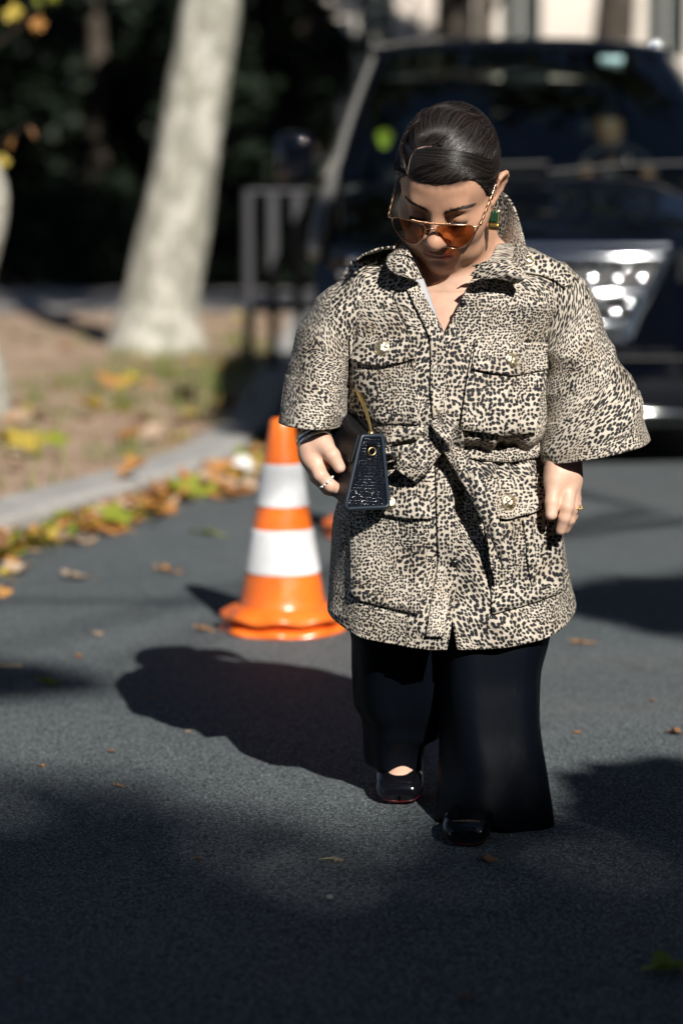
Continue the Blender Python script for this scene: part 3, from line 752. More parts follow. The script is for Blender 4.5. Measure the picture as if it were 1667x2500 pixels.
# sides
for s in (-1, 1):
    e = []
    for P_, a in ((Pf, None), (Pw, None), (Pr, None)):
        for row in P_: e.append(row[0] if s < 0 else row[-1])
    e = np.array(e[6 * 4:]); order = np.argsort(e[:, 1]); e = e[order]
    body = []
    for f in np.linspace(0, 1, 9):
        zz = e[:, 2] * (1 - f) + 0.22 * f
        belt = VX + s * (0.965 - 0.03 * (f - .5) ** 2)
        ww_ = sstep(0, .45, f)
        body.append(np.stack([e[:, 0] * (1 - ww_) + belt * ww_, e[:, 1], zz], 1))
    mb.grid(np.array(body))
    rear = np.array(body)[:, -1]
r_l = np.array([[VX - .72, VY + 5.0, 1.85], [VX - .965, VY + 5.0, 1.0], [VX - .96, VY + 5.0, .22]]); r_r = r_l * np.array([-1, 1, 1]) + np.array([2 * VX, 0, 0])
mb.grid(np.stack([r_l, r_r], 1)); mb.grid(np.array([[(VX - .9, VY + .15, .2), (VX + .9, VY + .15, .2)], [(VX - .9, VY + 5, .2), (VX + .9, VY + 5, .2)]]))
mb.build('body', M['van_paint'], van)
Pg = Pw[:, 6:-6]; MB().grid(Pg).build('windscreen', M['windscreen'], van)
gk = MB(); gk.box((VX - .86, VY + .90, .8), (VX + .86, VY + 1.5, 1.16), bev=.05); gk.build('dashboard', M['dash'], van)
for s in (-1, 1):
    m2 = MB(); cx = VX + s * .42
    m2.box((cx - .25, VY + 2.15, .55), (cx + .25, VY + 2.32, 1.28), bev=.06); m2.box((cx - .13, VY + 2.17, 1.30), (cx + .13, VY + 2.28, 1.50), bev=.045); m2.box((cx - .25, VY + 1.65, .5), (cx + .25, VY + 2.2, .68), bev=.05)
    m2.build('seat', M['seat'], van)
m2 = MB(); a = np.linspace(0, 2 * math.pi, 33); sc_ = np.array([VX + .42, VY + 1.58, 1.18])
m2.tube([sc_ + np.array([.19 * math.cos(t), .07 * math.sin(t), .17 * math.sin(t)]) for t in a], .014, 8, cap=False); m2.box(tuple(sc_ - np.array([.18, .01, .02])), tuple(sc_ + np.array([.18, .01, .02]))); m2.build('steering_wheel', M['black_plastic'], van)
MB().box((VX - .7, VY + 3.6, .5), (VX + .7, VY + 3.7, 1.4), bev=.05).build('rear_seat', M['seat'], van)
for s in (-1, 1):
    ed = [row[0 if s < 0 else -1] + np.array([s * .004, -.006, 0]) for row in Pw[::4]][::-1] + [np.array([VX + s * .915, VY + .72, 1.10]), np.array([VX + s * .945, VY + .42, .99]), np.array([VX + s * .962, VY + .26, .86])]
    MB().tube(spline(ed, 40), np.interp(np.linspace(0, 1, 40), [0, .6, .8, 1], [.016, .020, .034, .028]), 8).build('side_reflection', M['side_shine'], van)  # strip along pillar and fender, coloured as their sunlit reflection
# wipers, mirror, toll sticker
for x0, x1 in ((-.55, .05), (.05, .68)):
    m2 = MB(); m2.tube([(VX + x0, VY + .90, 1.215), (VX + (x0 + x1) / 2, VY + .945, 1.247), (VX + x1, VY + .965, 1.255)], .011, 6); m2.build('wiper', M['black_plastic'], van)
rm_ = W(1500, 104, VY + 1.95); a_ = np.linspace(0, 6.2832, 14, endpoint=False)
MB().grid(np.array([[rm_ + np.array([.04 * math.sin(th) * math.cos(p), .03 * math.sin(th) * math.sin(p), .018 * math.cos(th)]) for p in a_] for th in np.linspace(.05, 1.6, 8)]), close=True).build('roof_glint_dome', M['chrome'], van)  # chrome dome added for a sun glint on the roof
m2 = MB(); m2.box((VX - .11, VY + 1.60, 1.615), (VX + .11, VY + 1.64, 1.68), bev=.012); m2.build('rear_view_mirror', M['black_plastic'], van)
stk = W(1405, 130, VY + 1.70); MB().box((stk[0] - .055, VY + 1.74, stk[2] - .03), (stk[0] + .055, VY + 1.75, stk[2] + .005)).build('toll_tag', mat('pale_teal_plastic', (.35, .55, .55), .3), van)
for s in (-1, 1):
    m2 = MB(); x = VX + s * 1.06; m2.box((x - .085, VY + 1.24, 1.17), (x + .085, VY + 1.36, 1.40), bev=.04); m2.box((VX + s * .90 - .08, VY + 1.28, 1.16), (VX + s * .90 + .12, VY + 1.33, 1.20))
    m2.build('side_mirror', M['van_paint'], van)
# grille: recess, chrome slats, studs added and shaped to throw glints, chrome frame
gz = [(.545, .285), (.62, .315), (.72, .365), (.80, .41), (.885, .455)]
def gw(z): return float(np.interp(z, [g[0] for g in gz], [g[1] for g in gz]))
gr = MB(); gr.grid(np.array([[(VX + f * gw(z), VY - .006 + .04 * max(0, (z - .7) / .2), z) for f in np.linspace(-1, 1, 9)] for z in np.linspace(.545, .885, 8)]))
gr_o = gr.build('grille', M['black_plastic'], van)
def strip(pts, w, d, m, name, par):
    """a bevelled bar through the points (mostly along X), w tall, d deep"""
    P_ = np.array([[p + np.array([0, dy, dz]) for dy, dz in ((0, -w / 2), (-d * .7, -w * .42), (-d, 0), (-d * .7, w * .42), (0, w / 2), (d * .3, 0))] for p in np.asarray(pts, float)])
    return MB().grid(P_, close=True, cap=True).build(name, m, par)
for z in (.858, .716, .590):
    w_ = gw(z) - .01
    strip([(VX + f * w_, VY - .012 + .04 * max(0, (z - .7) / .2) - .030 * (1 - f * f), z) for f in np.linspace(-1, 1, 25)], .040, .022, M['chrome'], 'slat', gr_o)
rpn = np.random.default_rng(8)
for z in (.815, .770, .672, .632):
    for ix in range(-4, 5):
        x = ix * .098 + (.049 if z in (.770, .632) else 0) + rpn.uniform(-.012, .012)
        if abs(x) > gw(z) - .04: continue
        c = np.array([VX + x, VY - .012 + .04 * max(0, (z - .7) / .2), z]); h_ = rpn.uniform(.0022, .0045); a_ = np.linspace(0, 2 * math.pi, 18, endpoint=False)
        MB().grid(np.array([[c + np.array([.022 * f * math.cos(p), -h_ * (1 - f * f) - .006, .013 * f * math.sin(p)]) for p in a_] for f in (1.0, .8, .6, .4, .2, .02)]), close=True).build('stud', M['chrome'], gr_o)
fr = [(VX + s * (gw(z) + .012), VY - .018 + .04 * max(0, (z - .7) / .2), z) for s, z in [(1, z) for z in np.linspace(.54, .89, 9)]]
for s in (-1, 1):
    pts = [(VX + s * (p[0] - VX), p[1], p[2]) for p in fr]
    MB().tube(pts, .022, 10).build('grille_frame', M['chrome'], van)
strip([(VX + f * .46, VY + .028 - .01 * (1 - f * f), .903) for f in np.linspace(-1, 1, 11)], .03, .02, M['chrome'], 'grille_frame', van)
strip([(VX + f * .29, VY - .01, .533) for f in np.linspace(-1, 1, 11)], .022, .02, M['chrome'], 'grille_frame', van)
# headlights and bumper strips
for s in (-1, 1):
    m2 = MB(); P_ = []
    for f in np.linspace(0, 1, 12):
        x = .50 + .40 * f; y = VY + .03 + .25 * (x / .95) ** 3.2
        zt = .885 + .02 * f; zb = .735 + .07 * f
        P_.append([(VX + s * x, y - .012 + .02 * abs(g - .5), zb + (zt - zb) * g) for g in np.linspace(0, 1, 6)])
    m2.grid(np.array(P_)); h_ = m2.build('headlight', M['lamp_lens'], van)
    for cx in (.58, .69):
        l = MB(); c = np.array([VX + s * cx, VY - .0 + .25 * (cx / .95) ** 3.2, .815]); a_ = np.linspace(0, 2 * math.pi, 16, endpoint=False)
        l.grid(np.array([[c + np.array([q_ * math.cos(p), -d_, q_ * math.sin(p)]) for p in a_] for q_, d_ in ((.045, 0), (.045, .02), (.036, .024), (.03, .012), (.004, .006))]), close=True); l.build('reflector', M['chrome'], h_)
    for cx, cz in ((.80, .845), (.84, .79)):
        c = np.array([VX + s * cx, VY - .012 + .25 * (cx / .95) ** 3.2, cz]); a_ = np.linspace(0, 2 * math.pi, 18, endpoint=False)
        MB().grid(np.array([[c + np.array([.024 * f * math.cos(p), -.007 * (1 - f * f) - .002 + .006 * f * math.cos(p) * s, .020 * f * math.sin(p)]) for p in a_] for f in (1.0, .8, .6, .4, .2, .02)]), close=True).build('glint_dome', M['chrome'], h_)  # convex chrome domes added to throw glints from the headlight
    b_ = MB(); b_.box((VX + s * .70 - .14, VY + .085, .30), (VX + s * .70 + .14, VY + .12, .40), bev=.012); b_.build('air_intake', M['black_plastic'], van)
strip([(VX + x, VY + .045 + .20 * abs(x / .92) ** 3.2 - .03, .235) for x in np.linspace(-.84, .84, 31)], .022, .02, M['chrome'], 'bumper_trim', van)
strip([(VX + x, VY + .0 + .22 * abs(x / .94) ** 3.2 - .006, .455) for x in np.linspace(-.9, .9, 31)], .014, .012, M['black_plastic'], 'bumper_trim', van)
for sx in (-1, 1):
    for yy in (.95, 4.15):
        w_ = empty('wheel', (VX + sx * .86, VY + yy, .34), None, None); w_.parent = van; w_.location = np.array([VX + sx * .86, VY + yy, .34]) - ORG[van]
        def xl(prof, n=36):
            a_ = np.linspace(0, 2 * math.pi, n, endpoint=False)
            return np.array([[(VX + sx * .86 + sx * q_[1], VY + yy + q_[0] * math.cos(t), .34 + q_[0] * math.sin(t)) for t in a_] for q_ in prof])
        MB().grid(xl([(.21, -.1), (.32, -.1), (.34, -.07), (.34, .07), (.32, .1), (.22, .1)]), close=True).build('tyre', M['rubber'], w_)
        MB().grid(xl([(.225, .085), (.20, .06), (.05, .07), (.005, .07)]), close=True).build('rim', M['silver'], w_)

# ------------------------------------------------------------------ the woman: body as one distance field
HR = np.array(Matrix.Rotation(rad(-13), 3, 'Z') @ Matrix.Rotation(rad(6), 3, 'Y') @ Matrix.Rotation(rad(37), 3, 'X'))
HT = np.array([0.176, 4.0, 1.061]); HS = 1.03
def HW(p): return (np.asarray(p, float) @ HR.T) * HS + HT           # head space -> world
def HL(p): return ((np.asarray(p, float) - HT) @ HR) / HS           # world -> head space
class Field:
    def __init__(s, lo, hi, h):
        s.lo = np.asarray(lo, float); s.h = h
        s.n = np.ceil((np.asarray(hi) - s.lo) / h).astype(int) + 1
        s.a = np.full(s.n, 0.05, np.float32)
    def region(s, lo, hi):
        i0 = np.clip(np.floor((np.asarray(lo) - s.lo) / s.h).astype(int), 0, s.n); i1 = np.clip(np.ceil((np.asarray(hi) - s.lo) / s.h).astype(int) + 1, 0, s.n)
        sl = tuple(slice(a, b) for a, b in zip(i0, i1))
        ax = [(s.lo[k] + np.arange(i0[k], i1[k]) * s.h).astype(np.float32) for k in range(3)]
        return sl, np.stack(np.meshgrid(*ax, indexing='ij'), -1)
    def put(s, lo, hi, fn, k, sub=False):
        m = k + 3 * s.h
        sl, P = s.region(np.asarray(lo) - m, np.asarray(hi) + m)
        if P.size == 0: return
        d = fn(P).astype(np.float32); a = s.a[sl]
        if sub: d = -d; h = np.maximum(k - np.abs(a - d), 0) / k; s.a[sl] = np.maximum(a, d) + h * h * k * .25
        else: h = np.maximum(k - np.abs(a - d), 0) / k; s.a[sl] = np.minimum(a, d) - h * h * k * .25
    def caps(s, p, q, r1, r2, k=.01, sub=False, flat=None):
        p = np.asarray(p, float); q = np.asarray(q, float); ba = q - p; L2 = ba @ ba + 1e-12
        def fn(P):
            pa = P - p; t = np.clip((pa @ ba) / L2, 0, 1)
            return np.linalg.norm(pa - t[..., None] * ba, axis=-1) - (r1 + (r2 - r1) * t)
        r = max(r1, r2); s.put(np.minimum(p, q) - r, np.maximum(p, q) + r, fn, k, sub)
    def chain(s, pts, rr, k=.006):
        for i in range(len(pts) - 1): s.caps(pts[i], pts[i + 1], rr[i], rr[i + 1], k if i == 0 else .004)
    def ell(s, c, r, k=.01, R=None, sub=False):
        c = np.asarray(c, float); r = np.asarray(r, float); m = r.max()
        def fn(P):
            q = P - c
            if R is not None: q = q @ R
            k0 = np.linalg.norm(q / r, axis=-1); k1 = np.linalg.norm(q / (r * r), axis=-1) + 1e-9
            return k0 * (k0 - 1) / k1
        s.put(c - m, c + m, fn, k, sub)
    # the same in head space
    def hell(s, c, r, k=.01, R=None, sub=False): s.ell(HW(c), np.asarray(r) * HS, k, HR if R is None else HR @ R, sub)
    def hcaps(s, p, q, r1, r2, k=.01, sub=False): s.caps(HW(p), HW(q), r1 * HS, r2 * HS, k, sub)
    def mesh(s):
        g = vdb.FloatGrid(0.05); g.copyFromArray(s.a)
        V, Q = g.convertToQuads(isovalue=0.0)
        return V.astype(float) * s.h + s.lo, Q[:, ::-1].copy()
FD = Field((-0.22, 3.80, -0.01), (0.60, 4.42, 1.27), 0.0021)
# --- head
FD.hell((0, .012, .032), (.073, .096, .088), .01)
FD.hell((0, -.034, .030), (.062, .054, .056), .03)
FD.hell((0, -.030, -.030), (.060, .056, .060), .03)
FD.hell((0, -.034, -.070), (.052, .050, .044), .03)
FD.hell((0, -.030, -.094), (.046, .046, .026), .025)
FD.hell((0, -.070, -.099), (.021, .016, .017), .022)
for sx in (-1, 1):
    FD.hell((sx * .037, -.056, -.034), (.028, .026, .028), .022)
    FD.hell((sx * .053, -.035, -.020), (.018, .026, .018), .02)
    FD.hell((sx * .040, -.040, -.080), (.022, .030, .022), .02)
FD.hcaps((-.030, -.076, .019), (.030, -.076, .019), .0125, .0125, .016)
for sx in (-1, 1):
    FD.hell((sx * .031, -.100, -.002), (.020, .018, .014), .014, sub=True)
    FD.hell((sx * .031, -.0735, -.003), (.0155, .0135, .0130), .005)
    FD.hcaps((sx * .018, -.0835, -.008), (sx * .044, -.0775, -.007), .0022, .0018, .003)
FD.hell((0, -.072, -.064), (.034, .024, .028), .018)
FD.hcaps((0, -.084, .010), (0, -.105, -.028), .0078, .0105, .014)
FD.hell((0, -.1085, -.0345), (.0135, .0130, .0125), .010)
for sx in (-1, 1):
    FD.hell((sx * .0145, -.0965, -.0385), (.0085, .0105, .0085), .008)
    FD.hell((sx * .0075, -.104, -.0485), (.0040, .006, .0042), .003, sub=True)
FD.hcaps((0, -.092, -.052), (0, -.095, -.058), .0022, .003, .006)
mo = lambda x, z, y0: (x, y0 + 9.0 * x * x, z)
for a, b in ((-.023, -.010), (-.010, .0), (.0, .010), (.010, .023)):
    FD.hcaps(mo(a, -.0650 + (0.002 if abs(a) < .015 and abs(a) > .003 else 0) - (abs(a) > .02) * .0025, -.0955), mo(b, -.0650 + (0.002 if abs(b) < .015 and abs(b) > .003 else 0) - (abs(b) > .02) * .0025, -.0955), .0040 if abs(a) < .02 else .0022, .0040 if abs(b) < .02 else .0022, .005)
    FD.hcaps(mo(a, -.0735 + (abs(a) > .02) * .005, -.0930), mo(b, -.0735 + (abs(b) > .02) * .005, -.0930), .0052 if abs(a) < .02 else .002, .0052 if abs(b) < .02 else .002, .005)
for a, b in ((-.025, -.010), (-.010, .010), (.010, .025)):
    FD.hcaps(mo(a, -.0692, -.1003), mo(b, -.0692, -.1003), .0016, .0016, .003, sub=True)
FD.hell((0, -.098, -.0845), (.016, .008, .006), .010, sub=True)
for sx in (-1, 1):
    RE = np.array(Matrix.Rotation(sx * rad(-19), 3, 'Z') @ Matrix.Rotation(rad(-14), 3, 'X') @ Matrix.Rotation(sx * rad(14), 3, 'Y'))
    c0_ = np.array([sx * .0735, .014, -.004])
    FD.hell(c0_, (.0055, .0160, .0270), .008, R=RE)
    el = lambda y, z: c0_ + RE @ np.array([sx * .0045, y, z])
    arc = [el(-.010, -.006), el(-.0145, .010), el(-.010, .021), el(-.001, .0265), el(.008, .0255), el(.0150, .018), el(.0170, .006), el(.013, -.009), el(.004, -.021), el(-.006, -.028)]
    for i in range(len(arc) - 1): FD.hcaps(arc[i], arc[i + 1], .0038, .0038, .003)
    FD.hell(el(-.006, -.027), (.006, .008, .008), .005)
    FD.hell(c0_ + RE @ np.array([sx * .0085, -.003, -.001]), (.0075, .0085, .0125), .004, R=RE, sub=True)
    FD.hell(c0_ + RE @ np.array([sx * .0085, .002, .016]), (.0055, .0085, .0060), .003, R=RE, sub=True)
    FD.hcaps(el(-.013, -.008), el(-.011, .002), .0040, .0030, .003)
# --- neck, chest, trunk
nb_ = HW((0, .030, -.060)); n0 = W(1068, 628, 4.115)
FD.caps(nb_, n0, .060, .068, .03)
FD.caps(HW((0, -.015, -.085)), n0 + np.array([0, -.02, 0]), .042, .055, .03)
FD.ell(W(1052, 728, 4.118), (.150, .086, .115), .04)
FD.ell(W(1052, 690, 4.10), (.10, .080, .080), .04)
FD.caps(W(905, 662, 4.12), W(1200, 662, 4.12), .062, .062, .04)
FD.ell(W(1040, 880, 4.10), (.155, .10, .15), .05)
FD.ell(W(1040, 1080, 4.10), (.145, .095, .14), .05)
FD.ell(W(1035, 1260, 4.11), (.165, .11, .13), .05)
for sx, a in ((-1, [(905, 662, 4.12), (770, 760, 4.11), (725, 880, 4.08), (727, 985, 4.03)]), (1, [(1205, 668, 4.11), (1278, 780, 4.09), (1318, 905, 4.055), (1298, 1045, 4.003)])):
    pts = [W(*q_) for q_ in a]; rr = [.050, .040, .034, .0245]
    for i in range(3): FD.caps(pts[i], pts[i + 1], rr[i], rr[i + 1], .02)
# legs and feet
legs = {1: [(1100, 1330, 4.09), (1130, 1600, 4.03), (1105, 1850, 3.99)], -1: [(945, 1330, 4.10), (925, 1560, 4.12), (920, 1735, 4.21)]}
for sx in (1, -1):
    pts = [W(*q_) for q_ in legs[sx]]
    FD.caps(pts[0], pts[1], .085, .058, .04); FD.caps(pts[1], pts[2], .056, .034, .02)
FD.caps(W(918, 1735, 4.20), W(916, 1800, 4.13), .034, .030, .02)
FD.ell(W(917, 1772, 4.182), (.039, .052, .028), .02)
FD.caps(W(1085, 1895, 3.99), W(1070, 1925, 3.925), .030, .024, .02)
# --- right-of-picture hand, hanging: palm side towards the thigh
def ph(u, v, Y): return W(u / K, v / K, Y)          # from full-size photograph pixels
FD.caps(ph(1379, 1108, 4.014), ph(1377, 1160, 3.984), .0255, .026, .012)
FD.ell(ph(1372, 1150, 3.989), (.030, .021, .036), .014)
FD.ell(ph(1380, 1180, 3.984), (.026, .019, .028), .012)
FD.ell(ph(1356, 1168, 3.974), (.0175, .018, .030), .012)
FD.chain([ph(1351, 1180, 3.969), ph(1347, 1225, 3.957), ph(1345, 1256, 3.951)], [.0140, .0115, .0100], .010)
FD.chain([ph(1388, 1192, 3.974), ph(1383, 1238, 3.956), ph(1377, 1264, 3.956), ph(1368, 1294, 3.962)], [.0125, .0112, .0100, .0085], .006)
FD.chain([ph(1397, 1190, 3.988), ph(1396, 1240, 3.972), ph(1389, 1268, 3.976), ph(1380, 1291, 3.986)], [.0120, .0108, .0098, .0082], .006)
FD.chain([ph(1401, 1186, 4.004), ph(1402, 1234, 3.992), ph(1395, 1260, 3.996), ph(1387, 1281, 4.006)], [.0115, .0102, .0092, .0078], .006)
FD.chain([ph(1402, 1180, 4.019), ph(1404, 1218, 4.010), ph(1398, 1238, 4.014), ph(1392, 1256, 4.022)], [.0100, .0090, .0082, .0070], .006)
# --- left-of-picture hand, holding the bag's flank
FD.caps(ph(769, 1046, 4.010), ph(770, 1075, 3.995), .0235, .0245, .012)
FD.ell(ph(774, 1098, 3.985), (.030, .022, .030), .014)
FD.ell(ph(770, 1125, 3.978), (.021, .019, .030), .014, R=np.array(Matrix.Rotation(rad(-28), 3, 'Y')))
FD.chain([ph(790, 1085, 3.968), ph(812, 1112, 3.952), ph(829, 1141, 3.948)], [.0150, .0122, .0098], .012)
FD.chain([ph(768, 1128, 3.970), ph(782, 1160, 3.955), ph(806, 1186, 3.955), ph(836, 1200, 3.966)], [.0140, .0118, .0108, .0088], .008)
FD.chain([ph(764, 1130, 3.990), ph(776, 1166, 3.976), ph(801, 1193, 3.976), ph(834, 1206, 3.990)], [.0130, .0115, .0105, .0085], .006)
FD.chain([ph(762, 1128, 4.008), ph(772, 1164, 3.998), ph(797, 1190, 4.000), ph(828, 1204, 4.014)], [.0125, .0110, .0100, .0082], .006)
FD.chain([ph(761, 1120, 4.024), ph(768, 1152, 4.018), ph(789, 1178, 4.022), ph(815, 1192, 4.034)], [.0110, .0095, .0088, .0072], .006)
bV, bF = FD.mesh()
del FD
# skin colour: complexion of each place (lips, brows, scalp under hair, nails)
L_ = HL(bV)
skin = np.tile(np.array([0.68, 0.43, 0.315]), (len(bV), 1))
ishead = (np.abs(L_[:, 0]) < .1) & (L_[:, 2] > -.125) & (np.abs(L_[:, 1]) < .13)
face = sstep(-.14, -.10, L_[:, 2]) * ishead
skin = skin * (1 - face[:, None]) + face[:, None] * np.array([0.56, 0.315, 0.205])
def blend(w, c):
    global skin
    skin = skin * (1 - w[:, None]) + w[:, None] * np.array(c)
def blob(c, r): return np.exp(-(((L_ - np.array(c)) / np.array(r)) ** 2).sum(1)) * ishead
for sx in (-1, 1): blend(.35 * blob((sx * .042, -.08, -.03), (.02, .03, .02)), (0.46, 0.20, 0.14))
blend(.30 * blob((0, -.115, -.036), (.014, .014, .014)), (0.55, 0.25, 0.18))
lipw = sstep(.026, .021, np.abs(L_[:, 0])) * sstep(-.0600 - .0, -.0622, L_[:, 2] - .9 * L_[:, 0] ** 2 * 4) * sstep(-.0808, -.0782, L_[:, 2] - 9 * L_[:, 0] ** 2) * (L_[:, 1] < -.085) * ishead
blend(.75 * lipw, (0.40, 0.135, 0.125))
slit = np.exp(-((L_[:, 2] + .0692) / .0012) ** 2) * (np.abs(L_[:, 0]) < .025) * (L_[:, 1] < -.08) * ishead
blend(.8 * slit, (0.10, 0.03, 0.03))
for sx in (-1, 1):
    lash = np.exp(-((L_[:, 2] + .0085) / .0018) ** 2) * (np.abs(L_[:, 0] - sx * .031) < .016) * (L_[:, 1] < -.07) * ishead
    blend(.75 * lash, (0.03, 0.015, 0.012))
# hairline and parting
def hair_h(y, ax):
    return np.interp(y, [-.10, -.077, -.065, -.053, -.047, -.042, -.029, -.012, -.002, .006, .03, .05, .10], [.061, .0615, .0645, .0615, .053, .040, .0145, .002, .000, .012, .010, -.030, -.050])
hh = hair_h(L_[:, 1], np.abs(L_[:, 0])) + .004 * (vnoise(L_ * 160, 8) - .5)
hm = sstep(-.009, .006, L_[:, 2] - hh) * ishead
hm[(np.abs(L_[:, 0]) > .0745) & (L_[:, 2] < .03) & (L_[:, 1] > -.01) & (L_[:, 1] < .04)] = 0     # ears stay skin
PART = spline([(-.046, -.0571, .056), (-.0465, -.050, .0688), (-.0455, -.0414, .0800), (-.0400, -.0375, .0900), (-.0294, -.039, .0975), (-.0170, -.0411, .1020)], 60)
EC, ER = np.array([0, .014, .032]), np.array([.0742, .0965, .0890])
hf = bF[(ishead[bF].all(1))]; ids = np.unique(hf); rm = -np.ones(len(bV), int); rm[ids] = np.arange(len(ids))
head_bvh = BVHTree.FromPolygons([tuple(p) for p in bV[ids]], rm[hf].tolist())
NTH, NPH = 90, 180
RAD = np.zeros((NTH, NPH)); _o = Vector(HT + HR @ EC * HS)
for i in range(NTH):
    for j in range(NPH):
        th, ph2 = math.pi * i / (NTH - 1), 2 * math.pi * j / NPH
        d = np.array([math.sin(th) * math.cos(ph2), math.sin(th) * math.sin(ph2), math.cos(th)])
        e_ = 1.0 / np.linalg.norm(d / ER); q_ = head_bvh.ray_cast(_o, Vector(HR @ d))
        r_ = q_[3] / HS if q_[0] is not None else e_
        RAD[i, j] = np.clip(r_, e_ * .985, e_ * (1.0 + .14 * float(sstep(.05, .5, -d[1]))))
for _ in range(2): RAD = (RAD + np.roll(RAD, 1, 1) + np.roll(RAD, -1, 1)) / 3
def on_skull(p, off=0.0):
    d = np.asarray(p, float) - EC; d = d / np.linalg.norm(d, axis=-1, keepdims=True)
    th = np.arccos(np.clip(d[..., 2], -1, 1)) / math.pi * (NTH - 1); ph2 = (np.arctan2(d[..., 1], d[..., 0]) % (2 * math.pi)) / (2 * math.pi) * NPH
    i = np.clip(th.astype(int), 0, NTH - 2); fi = th - i; j = ph2.astype(int) % NPH; fj = ph2 - np.floor(ph2); j2 = (j + 1) % NPH
    r = (RAD[i, j] * (1 - fj) + RAD[i, j2] * fj) * (1 - fi) + (RAD[i + 1, j] * (1 - fj) + RAD[i + 1, j2] * fj) * fi
    return EC + d * (r + np.asarray(off, float))[..., None]
PART = on_skull(PART)
dp = np.full(len(L_), 1.0)
sel = np.where(ishead & (L_[:, 2] > .03))[0]
_dd = np.linalg.norm(L_[sel][:, None, :] - PART[None], axis=2); dp[sel] = np.min(_dd, axis=1) / np.interp(np.argmin(_dd, axis=1), [0, 30, 59], [1.25, 1.0, .40])
partw = sstep(.0040, .0020, dp)
blend(hm * (1 - .92 * partw), (0.009, 0.007, 0.006))
blend(hm * partw * .9, (0.46, 0.33, 0.275))
# nails
for c, r in ((ph(1344, 1262, 3.942), .0062), (ph(833, 1147, 3.938), .0058)):
    w_ = sstep(r, r * .7, np.linalg.norm((bV - c) * np.array([1, .7, .75]), axis=1)); blend(.55 * w_, (0.78, 0.52, 0.44))
knee = np.zeros(len(bV))
feetc = np.array([0.10, 4.05, 0.0])
person = empty('person', feetc, 'woman in a belted leopard print jacket and wide black trousers walking with her head bowed', 'person')
obj('body', bV, bF, M['skin'], person, col=skin)

# ------------------------------------------------------------------ hair: combed strands
def hair_paths(ctrl, n, off0, off1, jit, seed, npt=16):
    """ctrl: list of arrays (n,3) of head-space control points; strands lie on the skull"""
    r = np.random.default_rng(seed)
    Cn = [c + r.normal(scale=jit * (0.4 if i == 0 else 1.0), size=c.shape) for i, c in enumerate(ctrl)]
    P_ = np.stack([2 * Cn[0] - Cn[1]] + Cn + [2 * Cn[-1] - Cn[-2]], 1)
    t = np.linspace(0, len(Cn) - 1 - 1e-6, npt); i = t.astype(int); f = (t - i)[None, :, None]
    a, b, c, d = P_[:, i], P_[:, i + 1], P_[:, i + 2], P_[:, i + 3]
    S = .5 * (2 * b + (c - a) * f + (2 * a - 5 * b + 4 * c - d) * f ** 2 + (3 * b - a - 3 * c + d) * f ** 3)
    s = np.linspace(0, 1, npt)
    o = off0 + ((off1 * r.uniform(.45, 1.0, n))[:, None]) * sstep(0, .35, s)[None] + r.uniform(0, .0012, n)[:, None] * sstep(0, .2, s)[None]
    return on_skull(S, o)
def strands(P_, r0):
    n, m, _ = P_.shape
    Wd = HW(P_.reshape(-1, 3)).reshape(n, m, 3)
    T = np.gradient(Wd, axis=1); T /= np.linalg.norm(T, axis=2, keepdims=True) + 1e-9
    N = Wd - HW(EC); N /= np.linalg.norm(N, axis=2, keepdims=True)
    B = np.cross(T, N); B /= np.linalg.norm(B, axis=2, keepdims=True) + 1e-9
    N = np.cross(B, T)
    rr = np.asarray(r0) * np.interp(np.linspace(0, 1, m), [0, .08, .9, 1], [.45, 1, 1, .6])[None, :, None]
    V = np.stack([Wd + B * rr, Wd + N * rr, Wd - B * rr, Wd - N * rr * .5], 2)        # n,m,4,3
    idx = np.arange(n * m * 4).reshape(n, m, 4)
    F = np.stack([idx[:, :-1, :], np.roll(idx[:, :-1, :], -1, 2), np.roll(idx[:, 1:, :], -1, 2), idx[:, 1:, :]], -1).reshape(-1, 4)
    return V.reshape(-1, 3), F
r2 = np.random.default_rng(3)
BUN = np.array([.004, .100, .030])
def sk(x, y):
    """head-space point of the skull under a point of the portrait close-up"""
    d = (ray((900 + x * .2679) / K, (220 + y * .2679) / K) @ HR); o = HL(np.array([0, 0, CAM_H])); d = d / HS
    o2, d2 = (o - EC) / ER, d / ER; a, b, c_ = d2 @ d2, 2 * o2 @ d2, o2 @ o2 - 1; D = max(b * b - 4 * a * c_, 0)
    return o + d * ((-b - D ** .5) / 2 / a)
def along(curve, t):
    x = np.clip(np.asarray(t), 0, 1) * (len(curve) - 1); i = np.minimum(x.astype(int), len(curve) - 2); f = (x - i)[:, None]
    return curve[i] * (1 - f) + curve[i + 1] * f
HLr = on_skull(spline([sk(395, 768), sk(480, 800), sk(600, 832), sk(720, 826), sk(830, 797), sk(930, 776), sk(1000, 850), sk(1060, 930), sk(1108, 905), (.0735, .004, .014), (.074, .022, .012), (.073, .040, -.004), (.066, .055, -.03), (.05, .08, -.045)], 80))
HLl = on_skull(spline([(-.046, -.0571, .056), (-.053, -.047, .047), (-.060, -.036, .034), (-.067, -.022, .016), (-.071, -.008, .004), (-.0735, .004, .014), (-.074, .022, .012), (-.073, .040, -.004), (-.066, .055, -.03), (-.05, .08, -.045)], 60))
Vs, Fs, nn = [], [], 0
def addh(P_, r):
    global nn
    rv = r * r2.uniform(.55, 1.25, P_.shape[0])[:, None, None]
    V, F = strands(P_, rv); Vs.append(V); Fs.append(F + nn); nn += len(V)
def ones(p, n): return np.tile(np.asarray(p, float), (n, 1))
def curves(cs, t):
    """control rows: each a list of portrait points, read at t"""
    return [along(on_skull(spline([sk(*q) if len(q) == 2 else q for q in c_], 40)), t) for c_ in cs]
LBACK = [(-.070, .030, .000), (-.072, .040, .035), (-.066, .045, .070), (-.045, .055, .095)]
